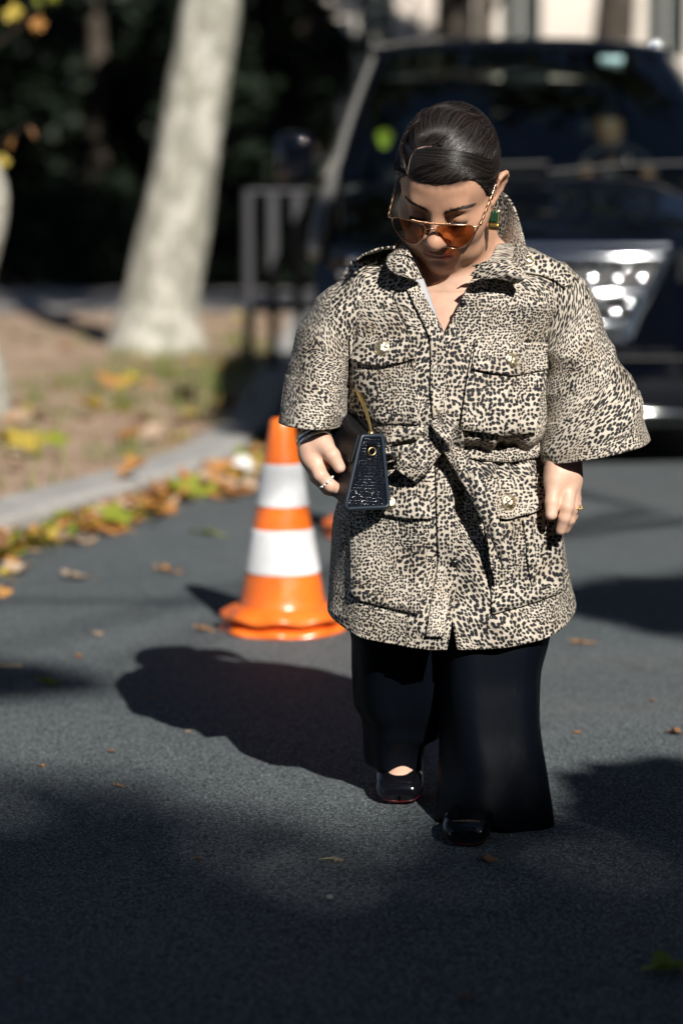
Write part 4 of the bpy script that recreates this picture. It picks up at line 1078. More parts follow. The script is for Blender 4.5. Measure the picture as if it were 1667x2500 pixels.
RBACK = [(.073, .030, .002), (.074, .040, .030), (.070, .045, .060), (.055, .055, .090)]
# picture-left side of the parting, combed down and back
n = 900; t = r2.uniform(0, 1, n); s0 = along(PART, t * .55) + np.array([-.0036, -.0004, 0]) * (1.1 - .6 * t)[:, None]
addh(hair_paths([s0] + curves([[(300, 770), (300, 640), (310, 520), (360, 420)], [(-.066, -.006, .040), (-.064, .000, .062), (-.056, .002, .084), (-.044, .004, .103)], LBACK], t) + [ones(BUN, n) + np.array([-.02, 0, 0])], n, .0010, .0095, .0016, 1), .00062)
n = 900; t = r2.uniform(0, 1, n) ** 1.2; s0 = along(HLl, t)
addh(hair_paths([s0, s0 * np.array([1.02, 1, 1]) + np.column_stack([-.004 + 0 * t, .030 + .006 * t, .010 + 0 * t]), np.column_stack([-.074 + 0 * t, .048 + .02 * t, .045 - .06 * t]), ones(BUN, n) + np.array([-.02, .01, -.02])], n, .0006, .0095, .0020, 2), .0006)
# picture-right front section: swept sideways from the parting, over the ear and back
n = 1500; t = r2.uniform(0, 1, n) ** .85; s0 = along(PART, t * .58) + np.array([.0034, -.0006, 0]) * (1.1 - .7 * t)[:, None]
addh(hair_paths([s0] + curves([[(620, 806), (640, 700), (650, 620), (660, 556)], [(850, 778), (870, 700), (885, 640), (890, 590)], [(1075, 815), (1085, 770), (1095, 700), (1100, 640)], RBACK], t) + [ones(BUN, n) + np.array([.02, 0, 0])], n, .0006, .0050 * np.minimum(1, .22 + 1.5 * t), .0013, 3, 22), .00062)
n = 900; t = r2.uniform(.42, 1, n); s0 = along(HLr, t)
addh(hair_paths([s0, s0 * np.array([1.03, 1, 1]) + np.column_stack([.006 + 0 * t, .026 + .006 * t, .010 + 0 * t]), np.column_stack([.074 + 0 * t, .048 + .02 * t, .038 - .05 * t]), ones(BUN, n) + np.array([.02, .01, -.02])], n, .0006, .0046, .0022, 4), .0006)
# short fine hairs along the hairline
n = 420; t = r2.uniform(.02, .62, n); s0 = along(HLr, t); dr = along(HLr, t + .07) - s0
addh(hair_paths([s0 + r2.normal(size=(n, 3)) * .0012, s0 + dr * .8 + np.array([0, .004, .003]), s0 + dr * 1.9 + np.array([0, .012, .008])], n, .0003, .0020, .0012, 8, 9), .0003)
# front roots: fine hairs rising out of the forehead into the sweep
n = 900; t = r2.uniform(.0, .62, n); s0 = along(HLr, t) + np.column_stack([r2.normal(size=n) * .002, np.zeros(n), -r2.uniform(-.004, .0045, n)]); dr = along(HLr, np.minimum(1, t + .12)) - along(HLr, t)
addh(hair_paths([s0, s0 + dr * .30 + np.array([.001, .006, .007]), s0 + dr * .8 + np.array([.004, .014, .016]), s0 + dr * 1.3 + np.array([.010, .026, .024])], n, .0002, .0046, .0014, 9, 12), .00034)
# top: fanning back from the bend of the parting
n = 1700; t = r2.uniform(0, 1, n); s0 = along(PART, .46 + .54 * t) + np.array([0, .0024, .0010]) * (1.1 - .8 * t)[:, None]
addh(hair_paths([s0] + curves([[(380, 430), (520, 400), (640, 400), (800, 430)], [(330, 290), (540, 230), (720, 230), (980, 300)], [(-.050, .035, .095), (-.018, .045, .110), (.020, .045, .110), (.056, .035, .090)]], t) + [ones(BUN, n)], n, .0008, .0062, .0013, 5, 18), .00064)
n = 1500; t = r2.uniform(0, 1, n)
s0 = along(on_skull(spline([sk(660, 505), sk(800, 560), sk(930, 600), sk(1060, 640)], 30)), t) + r2.normal(size=(n, 3)) * np.array([.003, .006, .002])
addh(hair_paths([s0] + curves([[(760, 400), (900, 450), (1010, 480), (1120, 560)], [(.024, .020, .112), (.040, .022, .102), (.056, .022, .086), (.068, .024, .066)]], t) + [ones(BUN, n)], n, .0030, .0030, .0014, 6), .00064)
n = 1100; t = r2.uniform(0, 1, n); a_ = t * 2 * math.pi
s0 = np.column_stack([.058 * np.cos(a_), .066 + .02 * np.sin(a_ * 2), .045 + .06 * np.sin(a_)])
addh(hair_paths([on_skull(s0), on_skull(s0 * .6 + BUN * .4), ones(BUN, n)], n, .003, .003, .002, 7), .0009)
obj('hair', np.concatenate(Vs), np.concatenate(Fs), M['hair'], person)
# bun at the back
a_ = np.linspace(0, 2 * math.pi, 24, endpoint=False); g_ = []
for th in np.linspace(.05, 3.1, 14):
    g_.append([HW(np.array([.004, .116, .010]) + np.array([.028 * math.sin(th) * math.cos(p), .022 * math.cos(th), .028 * math.sin(th) * math.sin(p)]) * (1 + .04 * math.sin(5 * p + 6 * th))) for p in a_])
MB().grid(np.array(g_), close=True).build('hair_bun', M['hair'], person)
# eyebrows and lashes as hairs
def face_pt(x, z, y0=-.16):
    o = HW((x, y0, z)); d = HW((x, 0, z)) - o; d /= np.linalg.norm(d)
    h = head_bvh.ray_cast(Vector(o), Vector(d)); return (np.array(h[0]), np.array(h[1])) if h[0] is not None else (None, None)
for sx in (-1, 1):
    mb = MB()
    for k in range(210):
        t = r2.uniform(0, 1); xx = sx * (.013 + .039 * t); zz = .0155 + .0085 * math.sin(min(1, t / .72) * 1.45) - .007 * max(0, t - .62) / .38 + r2.normal() * .0013 * (1.25 - .85 * t)
        p, nrm = face_pt(xx, zz)
        if p is None: continue
        ang = 1.15 - 1.0 * t + r2.normal() * .15; Ld = .0062
        q_, _ = face_pt(xx + sx * Ld * math.cos(ang), zz + Ld * math.sin(ang) * .8)
        if q_ is None: continue
        nrm = nrm if nrm @ (np.array([0, -1, 0]) @ HR.T) > 0 else -nrm
        mb.tube([p + nrm * .0002, (p + q_) / 2 + nrm * .0011, q_ + nrm * .0006], [.00034, .0003, .0001], 3, cap=False)
    mb.build('eyebrow', M['brow'], person)
for sx in (-1, 1):
    mb = MB()
    for k in range(46):
        t = k / 45; xx = sx * (.018 + .027 * t); p, nrm = face_pt(xx, -.0075)
        if p is None: continue
        fwd = -HR[:, 1]; dn = -HR[:, 2]; si = HR[:, 0] * sx
        ln = .009 * (.7 + .5 * t)
        mb.tube([p, p + (fwd * .8 + dn * .6 + si * .3 * t) * ln * .5, p + (fwd * .9 + dn * .25 + si * .45 * t) * ln], [.00035, .0003, .0001], 3, cap=False)
    mb.build('eyelash', M['brow'], person)

# ------------------------------------------------------------------ the jacket
YC = 4.10
JR = [  # v, left u, right u, front depth, back depth
    (1382, 765, 1312, .150, .160), (1330, 767, 1309, .148, .156), (1260, 775, 1299, .144, .150), (1180, 789, 1284, .138, .140), (1100, 812, 1266, .130, .126), (1062, 834, 1257, .121, .114),
    (1040, 845, 1250, .111, .108), (1012, 848, 1246, .108, .108), (998, 838, 1250, .128, .116), (982, 812, 1256, .150, .122), (940, 806, 1259, .152, .124), (880, 803, 1257, .142, .122),
    (820, 799, 1256, .137, .12), (760, 798, 1262, .130, .12), (705, 796, 1278, .123, .115), (668, 798, 1293, .113, .11), (640, 803, 1295, .103, .105), (618, 814, 1287, .092, .098), (600, 838, 1268, .082, .09), (586, 872, 1238, .073, .082), (574, 915, 1205, .066, .072), (563, 955, 1165, .060, .064)]
JR = np.array(JR, float); NR = 300
zr = np.array([W(1030, v, YC)[2] for v in JR[:, 0]])
xl = np.array([W(u, v, YC)[0] for v, u in JR[:, [0, 1]]]); xr = np.array([W(u, v, YC)[0] for v, u in JR[:, [0, 2]]])
zz = np.linspace(zr[0], zr[-1], NR)
cut = np.column_stack([xl, xr, JR[:, 3], JR[:, 4]])
order = np.argsort(zr)
Q = pchip(zr[order], cut[order], zz)
# front edges (picture px): left panel lies over the right one
EL = [(560, 960), (600, 948), (640, 957), (700, 985), (770, 1019), (830, 1024), (900, 1022), (1000, 1030), (1100, 1040), (1200, 1043), (1290, 1047), (1360, 1034), (1420, 1022), (1480, 1012)]
ER_ = [(560, 1150), (590, 1132), (620, 1100), (660, 1075), (700, 1054), (740, 1034), (775, 1016), (830, 1000), (1000, 1000), (1200, 1005), (1290, 1014), (1340, 1030), (1375, 1041), (1420, 1050), (1480, 1060)]
def edge_x(tab):
    p = np.array([W(u, v, YC - .125) for v, u in tab]); o = np.argsort(p[:, 2]); return pchip(p[o, 2], p[o, 0], zz)
xL, xR = edge_x(EL), edge_x(ER_)
NC = 420; n_ = 2.35
PJ = np.zeros((NR, NC, 3)); UVJ = np.zeros((NR, NC, 2)); TH = np.zeros((NR, NC))
for i in range(NR):
    a = (Q[i, 1] - Q[i, 0]) / 2; xc = (Q[i, 1] + Q[i, 0]) / 2; bf, bb = Q[i, 2], Q[i, 3]
    def ang(x):
        k = np.clip((x - xc) / a, -.999, .999); return math.acos(math.copysign(abs(k) ** (n_ / 2), k))
    t0, t1 = -ang(xR[i]), 2 * math.pi - ang(xL[i])
    th = np.linspace(t0, t1, NC)
    c, s_ = np.cos(th), np.sin(th)
    x = xc + a * np.sign(c) * np.abs(c) ** (2 / n_); y = YC + np.where(s_ > 0, bb, bf) * np.sign(s_) * np.abs(s_) ** (2 / n_)
    PJ[i, :, 0] = x; PJ[i, :, 1] = y; PJ[i, :, 2] = zz[i]; TH[i] = th
# hem dips at the front and back, shoulders lean forward slightly
wt = np.clip((PJ[..., 2] - zr[0]) / .16, 0, 1)
dip = np.clip(-(PJ[..., 1] - YC) / .15, 0, 1) ** 1.2
PJ[..., 2] -= .056 * dip * (1 - sstep(0, 1, wt)) + .02 * np.clip((PJ[..., 1] - YC) / .15, 0, 1) * (1 - wt)
def normals(P):
    du = np.gradient(P, axis=1); dv = np.gradient(P, axis=0); n = np.cross(du, dv); return n / (np.linalg.norm(n, axis=-1, keepdims=True) + 1e-9)
NJ = normals(PJ)
if (NJ[..., :2] * (PJ[..., :2] - np.array([.12, YC]))).sum(-1).mean() < 0: NJ = -NJ
def ridged(p, s): return 1 - np.abs(2 * vnoise(p, s) - 1)
def folds(P, amp=1.0, seed=0, zb=None):
    """soft cloth folds in metres"""
    f = .0075 * (ridged(P * np.array([13, 6, 7.5]) + 3, seed) - .5) + .0045 * (vnoise(P * np.array([30, 14, 16]), seed + 1) - .5)
    f += .0035 * (ridged((P @ np.array([[.8, 0, .6], [0, 1, 0], [-.6, 0, .8]])) * np.array([24, 9, 9]), seed + 2) - .5)
    return f * amp
z_belt = W(1030, 1026, YC)[2]
dz_ = PJ[..., 2] - z_belt
gather = np.exp(-((np.abs(dz_) - .012) / .055) ** 2) * (np.abs(dz_) < .2)
pl = np.sin(PJ[..., 0] * 150 + 2.2 * np.sin(PJ[..., 0] * 47) + 5 * PJ[..., 1] + 3 * np.sign(dz_)) * .5 + .5 * np.sin(PJ[..., 0] * 83 + 1.0)
drag = ridged(np.stack([PJ[..., 0] * 9 + PJ[..., 2] * 6, PJ[..., 1] * 3, PJ[..., 2] * 5], -1), 41) - .5
disp = folds(PJ, 2.2, 12) + .0065 * pl * gather + .012 * drag * sstep(.02, .1, np.abs(dz_))
# soft vertical folds of the skirt
disp += .0045 * np.sin(PJ[..., 0] * 62 + 1.3 * np.sin(PJ[..., 2] * 14)) * sstep(-.03, -.2, dz_)
disp *= np.minimum(1, .35 + sstep(zr[-1], zr[-1] - .1, PJ[..., 2]))
lapL = np.exp(-((TH - TH[:, -1:]) / .16) ** 2)
disp += .0045 * (TH > TH[:, -1:] - .30)
PJ = PJ + NJ * disp[..., None]
ds = np.linalg.norm(np.diff(PJ, axis=1), axis=2); arc = np.concatenate([np.zeros((NR, 1)), np.cumsum(ds, 1)], 1)
mid = NC // 2; UVJ[..., 0] = arc - arc[:, mid:mid + 1]
UVJ[..., 1] = np.cumsum(np.concatenate([[0], np.linalg.norm(np.diff(PJ[:, int(NC * .93)], axis=0), axis=1)]))[:, None]
jac = obj('jacket', PJ.reshape(-1, 3), grid_faces(NR, NC), M['leo'], person, uv=UVJ.reshape(-1, 2))
solid(jac, .0022)
# sleeves
def sleeve(outer, inner, deps, seed, yc):
    n = 120; t = np.linspace(0, 1, len(outer))
    O = np.array([W(u, v, y) for (u, v), y in zip(outer, yc)]); I = np.array([W(u, v, y) for (u, v), y in zip(inner, yc)])
    ts = np.linspace(0, 1, n); O = spline(O, n); I = spline(I, n); d = np.interp(ts, t, deps)
    m = 110; a = np.linspace(0, 2 * math.pi, m, endpoint=False)
    c, s_ = np.cos(a), np.sin(a); k = 2.25
    cx, sy = np.sign(c) * np.abs(c) ** (2 / k), np.sign(s_) * np.abs(s_) ** (2 / k)
    P = (O + I)[:, None, :] / 2 + (O - I)[:, None, :] / 2 * cx[None, :, None]
    P[..., 1] += d[:, None] * sy[None]
    ctr = P.mean(1, keepdims=True); N = P - ctr; N /= np.linalg.norm(N, axis=2, keepdims=True)
    f = folds(P, 2.1, seed) + .017 * (ridged(np.stack([P[..., 0] * 5 + P[..., 2] * 11, P[..., 1] * 6, P[..., 2] * 9 - P[..., 0] * 8], -1), seed + 5) - .5)
    f *= sstep(0, .1, ts)[:, None]
    P = P + N * f[..., None]
    ln = np.cumsum(np.concatenate([[0], np.linalg.norm(np.diff(P.mean(1), axis=0), axis=1)]))
    per = np.linalg.norm(P - np.roll(P, 1, 1), axis=2); w = np.cumsum(per, 1)
    return P, np.stack([w, np.repeat(ln[:, None], m, 1)], -1)
def sleeve_obj(P, UV, cuff_from):
    n, m = P.shape[:2]
    Pc = np.concatenate([P, P[:, :1]], 1); UVc = np.concatenate([UV, UV[:, -1:] + .004], 1)
    s = obj('sleeve', Pc.reshape(-1, 3), grid_faces(n, m + 1), M['leo'], jac, uv=UVc.reshape(-1, 2)); solid(s, .0022)
    k = int(n * cuff_from); ctr = Pc[k:].mean(1, keepdims=True); Nn = Pc[k:] - ctr; Nn /= np.linalg.norm(Nn, axis=2, keepdims=True)
    cf = Pc[k:] + Nn * .0038; cf = np.concatenate([Pc[k:k + 1] + Nn[:1] * .0005, cf, Pc[-1:] - Nn[-1:] * .001])
    u2 = np.concatenate([UVc[k:k + 1], UVc[k:], UVc[-1:]])[..., ::-1] * np.array([1, 1]) + .37
    c_ = obj('cuff', cf.reshape(-1, 3), grid_faces(cf.shape[0], m + 1), M['leo2'], jac, uv=u2.reshape(-1, 2)); solid(c_, .002)
PL, UL = sleeve([(837, 592), (788, 640), (746, 698), (708, 758), (684, 835), (671, 902), (663, 971)], [(905, 712), (852, 760), (826, 795), (812, 828), (800, 868), (786, 918), (771, 977)], [.068, .076, .080, .080, .080, .081, .082], 33, [4.10, 4.10, 4.095, 4.085, 4.07, 4.05, 4.035])
PR, UR = sleeve([(1262, 592), (1316, 645), (1362, 712), (1398, 795), (1431, 880), (1459, 952), (1481, 1012)], [(1180, 720), (1236, 768), (1250, 820), (1254, 880), (1260, 945), (1261, 1003), (1259, 1057)], [.068, .076, .083, .086, .090, .094, .095], 34, [4.10, 4.10, 4.09, 4.075, 4.06, 4.045, 4.035])
sleeve_obj(PL, UL, .74); sleeve_obj(PR, UR, .72)
# everything sewn on is dropped onto the cloth from the front
bvJ = BVHTree.FromPolygons([tuple(p) for p in np.concatenate([PJ.reshape(-1, 3), PL.reshape(-1, 3), PR.reshape(-1, 3)])],
      np.concatenate([grid_faces(NR, NC), grid_faces(*PL.shape[:2], True, NR * NC), grid_faces(*PR.shape[:2], True, NR * NC + PL.shape[0] * PL.shape[1])]).tolist())
CAMP = np.array([0, 0, CAM_H])
def hit(u, v):
    d = ray(u, v); d /= np.linalg.norm(d)
    h = bvJ.ray_cast(Vector(CAMP), Vector(d))
    if h[0] is None: return W(u, v, YC - .1), -d
    nrm = np.array(h[1]); nrm = nrm if nrm @ d < 0 else -nrm
    return np.array(h[0]), nrm
def line_pts(pts, n):
    pts = np.asarray(pts, float); s = np.concatenate([[0], np.cumsum(np.linalg.norm(np.diff(pts, axis=0), axis=1))]); return np.column_stack([np.interp(np.linspace(0, s[-1], n), s, pts[:, k]) for k in range(2)])
def patch(name, top, bot, lift, m=None, nr=14, nc=40, parent=None, lift_bot=None, rough=0.0, thick=.003, rim=True):
    """a sewn-on piece of cloth between two lines drawn on the front"""
    A, B = line_pts(top, nc), line_pts(bot, nc); P = np.zeros((nr, nc, 3)); UV = np.zeros((nr, nc, 2))
    lb = lift if lift_bot is None else lift_bot
    for i in range(nr):
        f = i / (nr - 1)
        for j in range(nc):
            q = A[j] * (1 - f) + B[j] * f; p, nrm = hit(*q); d = CAMP - p; d /= np.linalg.norm(d); dd = nrm * .5 + d * .5
            P[i, j] = p + dd * (lift + (lb - lift) * f); UV[i, j] = q * K / FPX * 4.0
    sm = P.copy()
    for _ in range(4):
        sm[1:-1, 1:-1] = .25 * (sm[:-2, 1:-1] + sm[2:, 1:-1] + sm[1:-1, :-2] + sm[1:-1, 2:])
    P = sm; P[..., 1] -= .0006
    o = obj(name, P.reshape(-1, 3), grid_faces(nr, nc), m or M['leo2'], parent or jac, uv=UV.reshape(-1, 2) + rng.uniform(0, 1, 2)); solid(o, thick)
    return o
# chest pockets
patch('pocket', [(806, 795), (872, 800), (952, 800)], [(818, 962), (880, 972), (960, 975)], .0035, M['leo'])
patch('pocket_flap', [(800, 772), (872, 778), (957, 782)], [(800, 822), (838, 836), (878, 840), (920, 833), (957, 824)], .006, lift_bot=.011)
patch('pocket', [(1082, 800), (1160, 802), (1248, 806)], [(1056, 985), (1140, 998), (1225, 992)], .006, M['leo'], lift_bot=.013)
patch('pocket_flap', [(1088, 780), (1165, 784), (1250, 788)], [(1082, 848), (1122, 857), (1165, 862), (1210, 858), (1248, 850)], .010, lift_bot=.015)
# skirt pockets
patch('pocket', [(806, 1160), (880, 1175), (988, 1190)], [(808, 1372), (880, 1393), (962, 1410)], .006, M['leo'])
patch('pocket_flap', [(850, 1085), (900, 1095), (988, 1105)], [(842, 1160), (885, 1182), (930, 1190), (990, 1192)], .010, lift_bot=.014)
patch('pocket', [(1108, 1160), (1190, 1160), (1285, 1140)], [(1130, 1410), (1200, 1392), (1288, 1358)], .006, M['leo'])
patch('pocket_flap', [(1062, 1098), (1160, 1098), (1255, 1085)], [(1066, 1192), (1110, 1194), (1165, 1192), (1215, 1182), (1258, 1160)], .010, lift_bot=.014)
patch('pocket_pleat', [(1196, 1195), (1205, 1194), (1216, 1192)], [(1214, 1318), (1220, 1345), (1228, 1340)], .011, M['leo'], nr=20, nc=8)
# placket band of the left front and the hem band
def placket(pts, w0, side, lift, name):
    A = spline(pts, 90); Pl = np.zeros((90, 9, 3)); UV = np.zeros((90, 9, 2))
    for i in range(90):
        for j in range(9):
            q = (A[i][0] + side * w0 * j / 8, A[i][1]); p, nrm = hit(q[0] + side * 2.5, q[1]); d = CAMP - p; d /= np.linalg.norm(d)
            Pl[i, j] = W(q[0], q[1], (p + d * lift)[1]); UV[i, j] = (q[0] * K / FPX * 4.1, q[1] * K / FPX * 4.1)
    for _ in range(3): Pl[1:-1] = .5 * Pl[1:-1] + .25 * (Pl[:-2] + Pl[2:])
    o = obj(name, Pl.reshape(-1, 3), grid_faces(90, 9), M['leo2'], jac, uv=UV.reshape(-1, 2) + .2); solid(o, .0035); return o
placket([(960, 648), (985, 700), (1018, 771), (1023, 830), (1022, 900), (1028, 960)], 34, -1, .006, 'placket')
placket([(1040, 1075), (1042, 1150), (1044, 1220), (1046, 1290), (1034, 1360), (1024, 1420), (1017, 1462)], 40, -1, .006, 'placket')
# buttons
def button(u, v, r, m, lift, name='button', relief=.0030, seed=0, par=None):
    p, nrm = hit(u, v); d = CAMP - p; d /= np.linalg.norm(d); n = nrm * .75 + d * .25; n /= np.linalg.norm(n)
    e1 = np.cross(n, [0, 0, 1.0]); e1 /= np.linalg.norm(e1); e2 = np.cross(e1, n); p = p + d * lift
    a = np.linspace(0, 2 * math.pi, 40, endpoint=False); rows_ = []
    for f in np.concatenate([[1.0, 1.06, 1.04, .96, .90], np.linspace(.86, .02, 14)]):
        i = len(rows_); h = [-.002, .0, .0022, .0030, .0024][i] if i < 5 else .0022 + .0042 * (1 - (f / .9) ** 2)
        q = np.array([(f * r * math.cos(t), f * r * math.sin(t)) for t in a])
        hh_ = h + (relief * (vnoise(np.column_stack([q / r * 4.2, np.full(40, seed)]), seed) - .35) if i >= 5 else 0)
        rows_.append(p + q[:, :1] * e1 + q[:, 1:] * e2 + np.reshape(hh_ * np.ones(40), (-1, 1)) * n)
    return MB().grid(np.array(rows_), close=True).build(name, m, par or jac)
for k, (u, v, r, l) in enumerate([(877, 800, .0125, .010), (1173, 829, .0125, .014), (893, 1156, .0122, .015), (1168, 1154, .0125, .015), (1212, 600, .0105, .014), (884, 578, .0100, .012)]):
    button(u, v, r, M['pale_gold'], l, seed=k + 3)
button(1062, 696, .0058, M['black_button'], .002, relief=.0003); button(1044, 1291, .0062, M['black_button'], .005, relief=.0003)
button(1146, 622, .0040, M['pale_gold'], .020, relief=.0002)
# epaulettes
patch('epaulette', [(1192, 578), (1240, 588), (1290, 612), (1312, 640)], [(1204, 628), (1240, 634), (1275, 646), (1296, 664)], .006)
patch('epaulette', [(905, 566), (870, 570), (835, 584), (806, 606)], [(900, 600), (872, 604), (845, 612), (818, 632)], .006)
# collar: one stand-up sheet around the neck, its leaves turned at the front
cl_low = [(1090, 622, 3.985), (1128, 628, 3.995), (1158, 618, 4.02), (1162, 585, 4.075), (1140, 562, 4.16), (1060, 556, 4.20), (980, 562, 4.18), (938, 585, 4.10), (932, 618, 4.03), (945, 640, 3.995), (962, 660, 3.985)]
cl_mid = [(1092, 606, 3.966), (1145, 602, 3.972), (1190, 598, 4.00), (1186, 540, 4.075), (1150, 495, 4.17), (1060, 500, 4.225), (972, 512, 4.19), (916, 560, 4.09), (902, 590, 4.02), (915, 618, 3.985), (938, 640, 3.972)]
cl_top = [(1076, 616, 3.968), (1138, 598, 3.958), (1203, 622, 3.975), (1198, 528, 4.08), (1152, 441, 4.165), (1060, 462, 4.215), (975, 490, 4.18), (921, 548, 4.08), (893, 585, 4.005), (890, 606, 3.985), (928, 632, 3.965)]
nC = 90; Lw, Md, Tp = (spline([W(*q) for q in c], nC) for c in (cl_low, cl_mid, cl_top))
Pc = np.zeros((16, nC, 3))
for i, f in enumerate(np.linspace(0, 1, 16)):
    Pc[i] = Lw * (1 - f) ** 2 + 2 * f * (1 - f) * (Md * 1.3 - .15 * (Lw + Tp)) + Tp * f * f
arcC = np.cumsum(np.concatenate([[0], np.linalg.norm(np.diff(Md, axis=0), axis=1)]))
UVc = np.stack([np.repeat(arcC[None], 16, 0), np.repeat(np.linspace(0, .09, 16)[:, None], nC, 1)], -1)
co_ = obj('collar', Pc.reshape(-1, 3), grid_faces(16, nC), M['leo'], jac, uv=UVc.reshape(-1, 2)); solid(co_, .003)
# folded collar leaf on the picture's right and lapel on the left
def free_sheet(name, rowsP, m=None, nr=20, nc=24, par=None, uvo=0.0, thick=.003, amp=.0):
    R_ = np.array([[W(*q) for q in r] for r in rowsP])
    S = np.array([spline(r, nc) for r in R_]); S = np.stack([spline(S[:, j], nr) for j in range(nc)], 1)
    if amp: S[..., 1] += amp * (vnoise(S * 40, 4) - .5)
    u_ = np.concatenate([[0], np.cumsum(np.linalg.norm(np.diff(S[nr // 2], axis=0), axis=1))]); v_ = np.concatenate([[0], np.cumsum(np.linalg.norm(np.diff(S[:, nc // 2], axis=0), axis=1))])
    UV = np.stack(np.meshgrid(u_, v_), -1) + uvo
    o = obj(name, S.reshape(-1, 3), grid_faces(nr, nc), m or M['leo'], par or jac, uv=UV.reshape(-1, 2)); solid(o, thick); return o
free_sheet('lapel', [[(1128, 600, 3.955), (1160, 598, 3.955), (1196, 612, 3.959), (1206, 632, 3.955)], [(1098, 612, 3.948), (1128, 612, 3.943), (1168, 622, 3.945), (1205, 640, 3.941)], [(1078, 632, 3.955), (1105, 640, 3.949), (1140, 640, 3.951), (1188, 650, 3.959)]], M['leo2'], uvo=.5)
free_sheet('lapel', [[(928, 560, 4.02), (912, 572, 4.01), (893, 588, 4.00)], [(946, 592, 3.985), (922, 606, 3.966), (888, 612, 3.975)], [(968, 640, 3.97), (945, 640, 3.955), (912, 632, 3.965)]], M['leo2'], uvo=.7)
free_sheet('lining', [[(944, 590, 4.00), (954, 592, 4.005)], [(952, 640, 3.992), (972, 642, 3.998)], [(978, 690, 3.984), (990, 692, 3.99)], [(1002, 735, 3.978), (1005, 737, 3.982)]], M['lining'], nr=20, nc=5, uvo=.1)
# belt: band, knot, two tails
def belt_ring(v0, v1, push):
    P = []
    for v in np.linspace(v0, v1, 7):
        z = W(1030, v, YC)[2]; q = pchip(zr[order], cut[order], np.array([z]))[0]; a = (q[1] - q[0]) / 2 + push; xc = (q[0] + q[1]) / 2
        th = np.linspace(0, 2 * math.pi, 181); c, s_ = np.cos(th), np.sin(th)
        P.append(np.stack([xc + a * np.sign(c) * np.abs(c) ** (2 / n_), YC + (np.where(s_ > 0, q[3], q[2]) + push) * np.sign(s_) * np.abs(s_) ** (2 / n_), np.full(181, z)], 1))
    P = np.array(P); P[..., 2] += .0035 * np.sin(P[..., 0] * 40) ; b_ = 1 - (np.linspace(-1, 1, 7) ** 2)[:, None]
    P[..., 1] -= .003 * b_
    return P
PB = belt_ring(1041, 1011, .013)
u_ = np.concatenate([[0], np.cumsum(np.linalg.norm(np.diff(PB[3], axis=0), axis=1))])
be = obj('belt', PB.reshape(-1, 3), grid_faces(7, 181), M['leo2'], jac, uv=np.stack(np.meshgrid(u_, np.linspace(0, .03, 7)), -1).reshape(-1, 2)); solid(be, .004)
kn = W(1018, 996, 3.945)
def ribbon(name, pts, widths, twist, m='leo', n=50, nc=11, cup=.004, uvo=0.3):
    C_ = spline([W(*p) for p in pts], n); w_ = np.interp(np.linspace(0, 1, n), np.linspace(0, 1, len(widths)), widths) * K / FPX * 4.0 / 2; tw_ = np.interp(np.linspace(0, 1, n), np.linspace(0, 1, len(twist)), twist)
    T = np.gradient(C_, axis=0); T /= np.linalg.norm(T, axis=1)[:, None]
    P = np.zeros((n, nc, 3)); UV = np.zeros((n, nc, 2)); ln = np.concatenate([[0], np.cumsum(np.linalg.norm(np.diff(C_, axis=0), axis=1))])
    for i in range(n):
        s_ = np.cross(T[i], [0, 1.0, 0]); s_ /= np.linalg.norm(s_) + 1e-9; q_ = np.cross(s_, T[i])
        dvec = s_ * math.cos(tw_[i]) + q_ * math.sin(tw_[i]); nv = np.cross(dvec, T[i])
        for j, f in enumerate(np.linspace(-1, 1, nc)):
            P[i, j] = C_[i] + dvec * f * w_[i] + nv * cup * (f * f) + nv * .0012 * math.sin(f * 5 + i * .5); UV[i, j] = (f * w_[i], ln[i])
    o = obj(name, P.reshape(-1, 3), grid_faces(n, nc), M[m], jac, uv=UV.reshape(-1, 2) + uvo); solid(o, .0035); return o
ribbon('belt_tail', [(1022, 1010, 3.945), (1050, 1050, 3.925), (1088, 1112, 3.905), (1122, 1190, 3.895), (1146, 1262, 3.893), (1158, 1306, 3.895)], [34, 40, 46, 42, 34, 26, 20], [.1, .0, -.1, -.35, -.7, -.95])
ribbon('belt_tail', [(1008, 1004, 3.945), (985, 1030, 3.932), (955, 1062, 3.925), (930, 1092, 3.93)], [40, 62, 72, 66], [.0, .15, .2, .25], uvo=.9)
ribbon('belt_loop', [(1008, 985, 3.95), (960, 992, 3.945), (905, 1008, 3.95), (870, 1030, 3.965), (905, 1040, 3.955), (960, 1028, 3.948), (1005, 1012, 3.948)], [24, 26, 26, 18, 24, 24, 20], [.0, .3, .2, 0, -.2, 0, 0], uvo=.6, n=60)
a_ = np.linspace(0, 2 * math.pi, 26, endpoint=False); g_ = []
for th in np.linspace(.02, math.pi - .02, 18):
    g_.append([kn + np.array([.021 * math.sin(th) * math.cos(p), .013 * math.sin(th) * math.sin(p), .027 * math.cos(th)]) * (1 + .12 * math.sin(3 * p + 4 * th) + .06 * math.sin(9 * th)) for p in a_])
g_ = np.array(g_); g_ = np.concatenate([g_, g_[:, :1]], 1)
obj('belt_knot', g_.reshape(-1, 3), grid_faces(18, 27), M['leo'], jac, uv=np.stack(np.meshgrid(np.linspace(0, .12, 27), np.linspace(0, .08, 18)), -1).reshape(-1, 2))
ribbon('belt_knot', [(1000, 962, 3.94), (1022, 980, 3.918), (1040, 1004, 3.922), (1046, 1030, 3.94)], [34, 46, 44, 30], [0, .1, .1, 0], uvo=.15, n=24, cup=-.006)
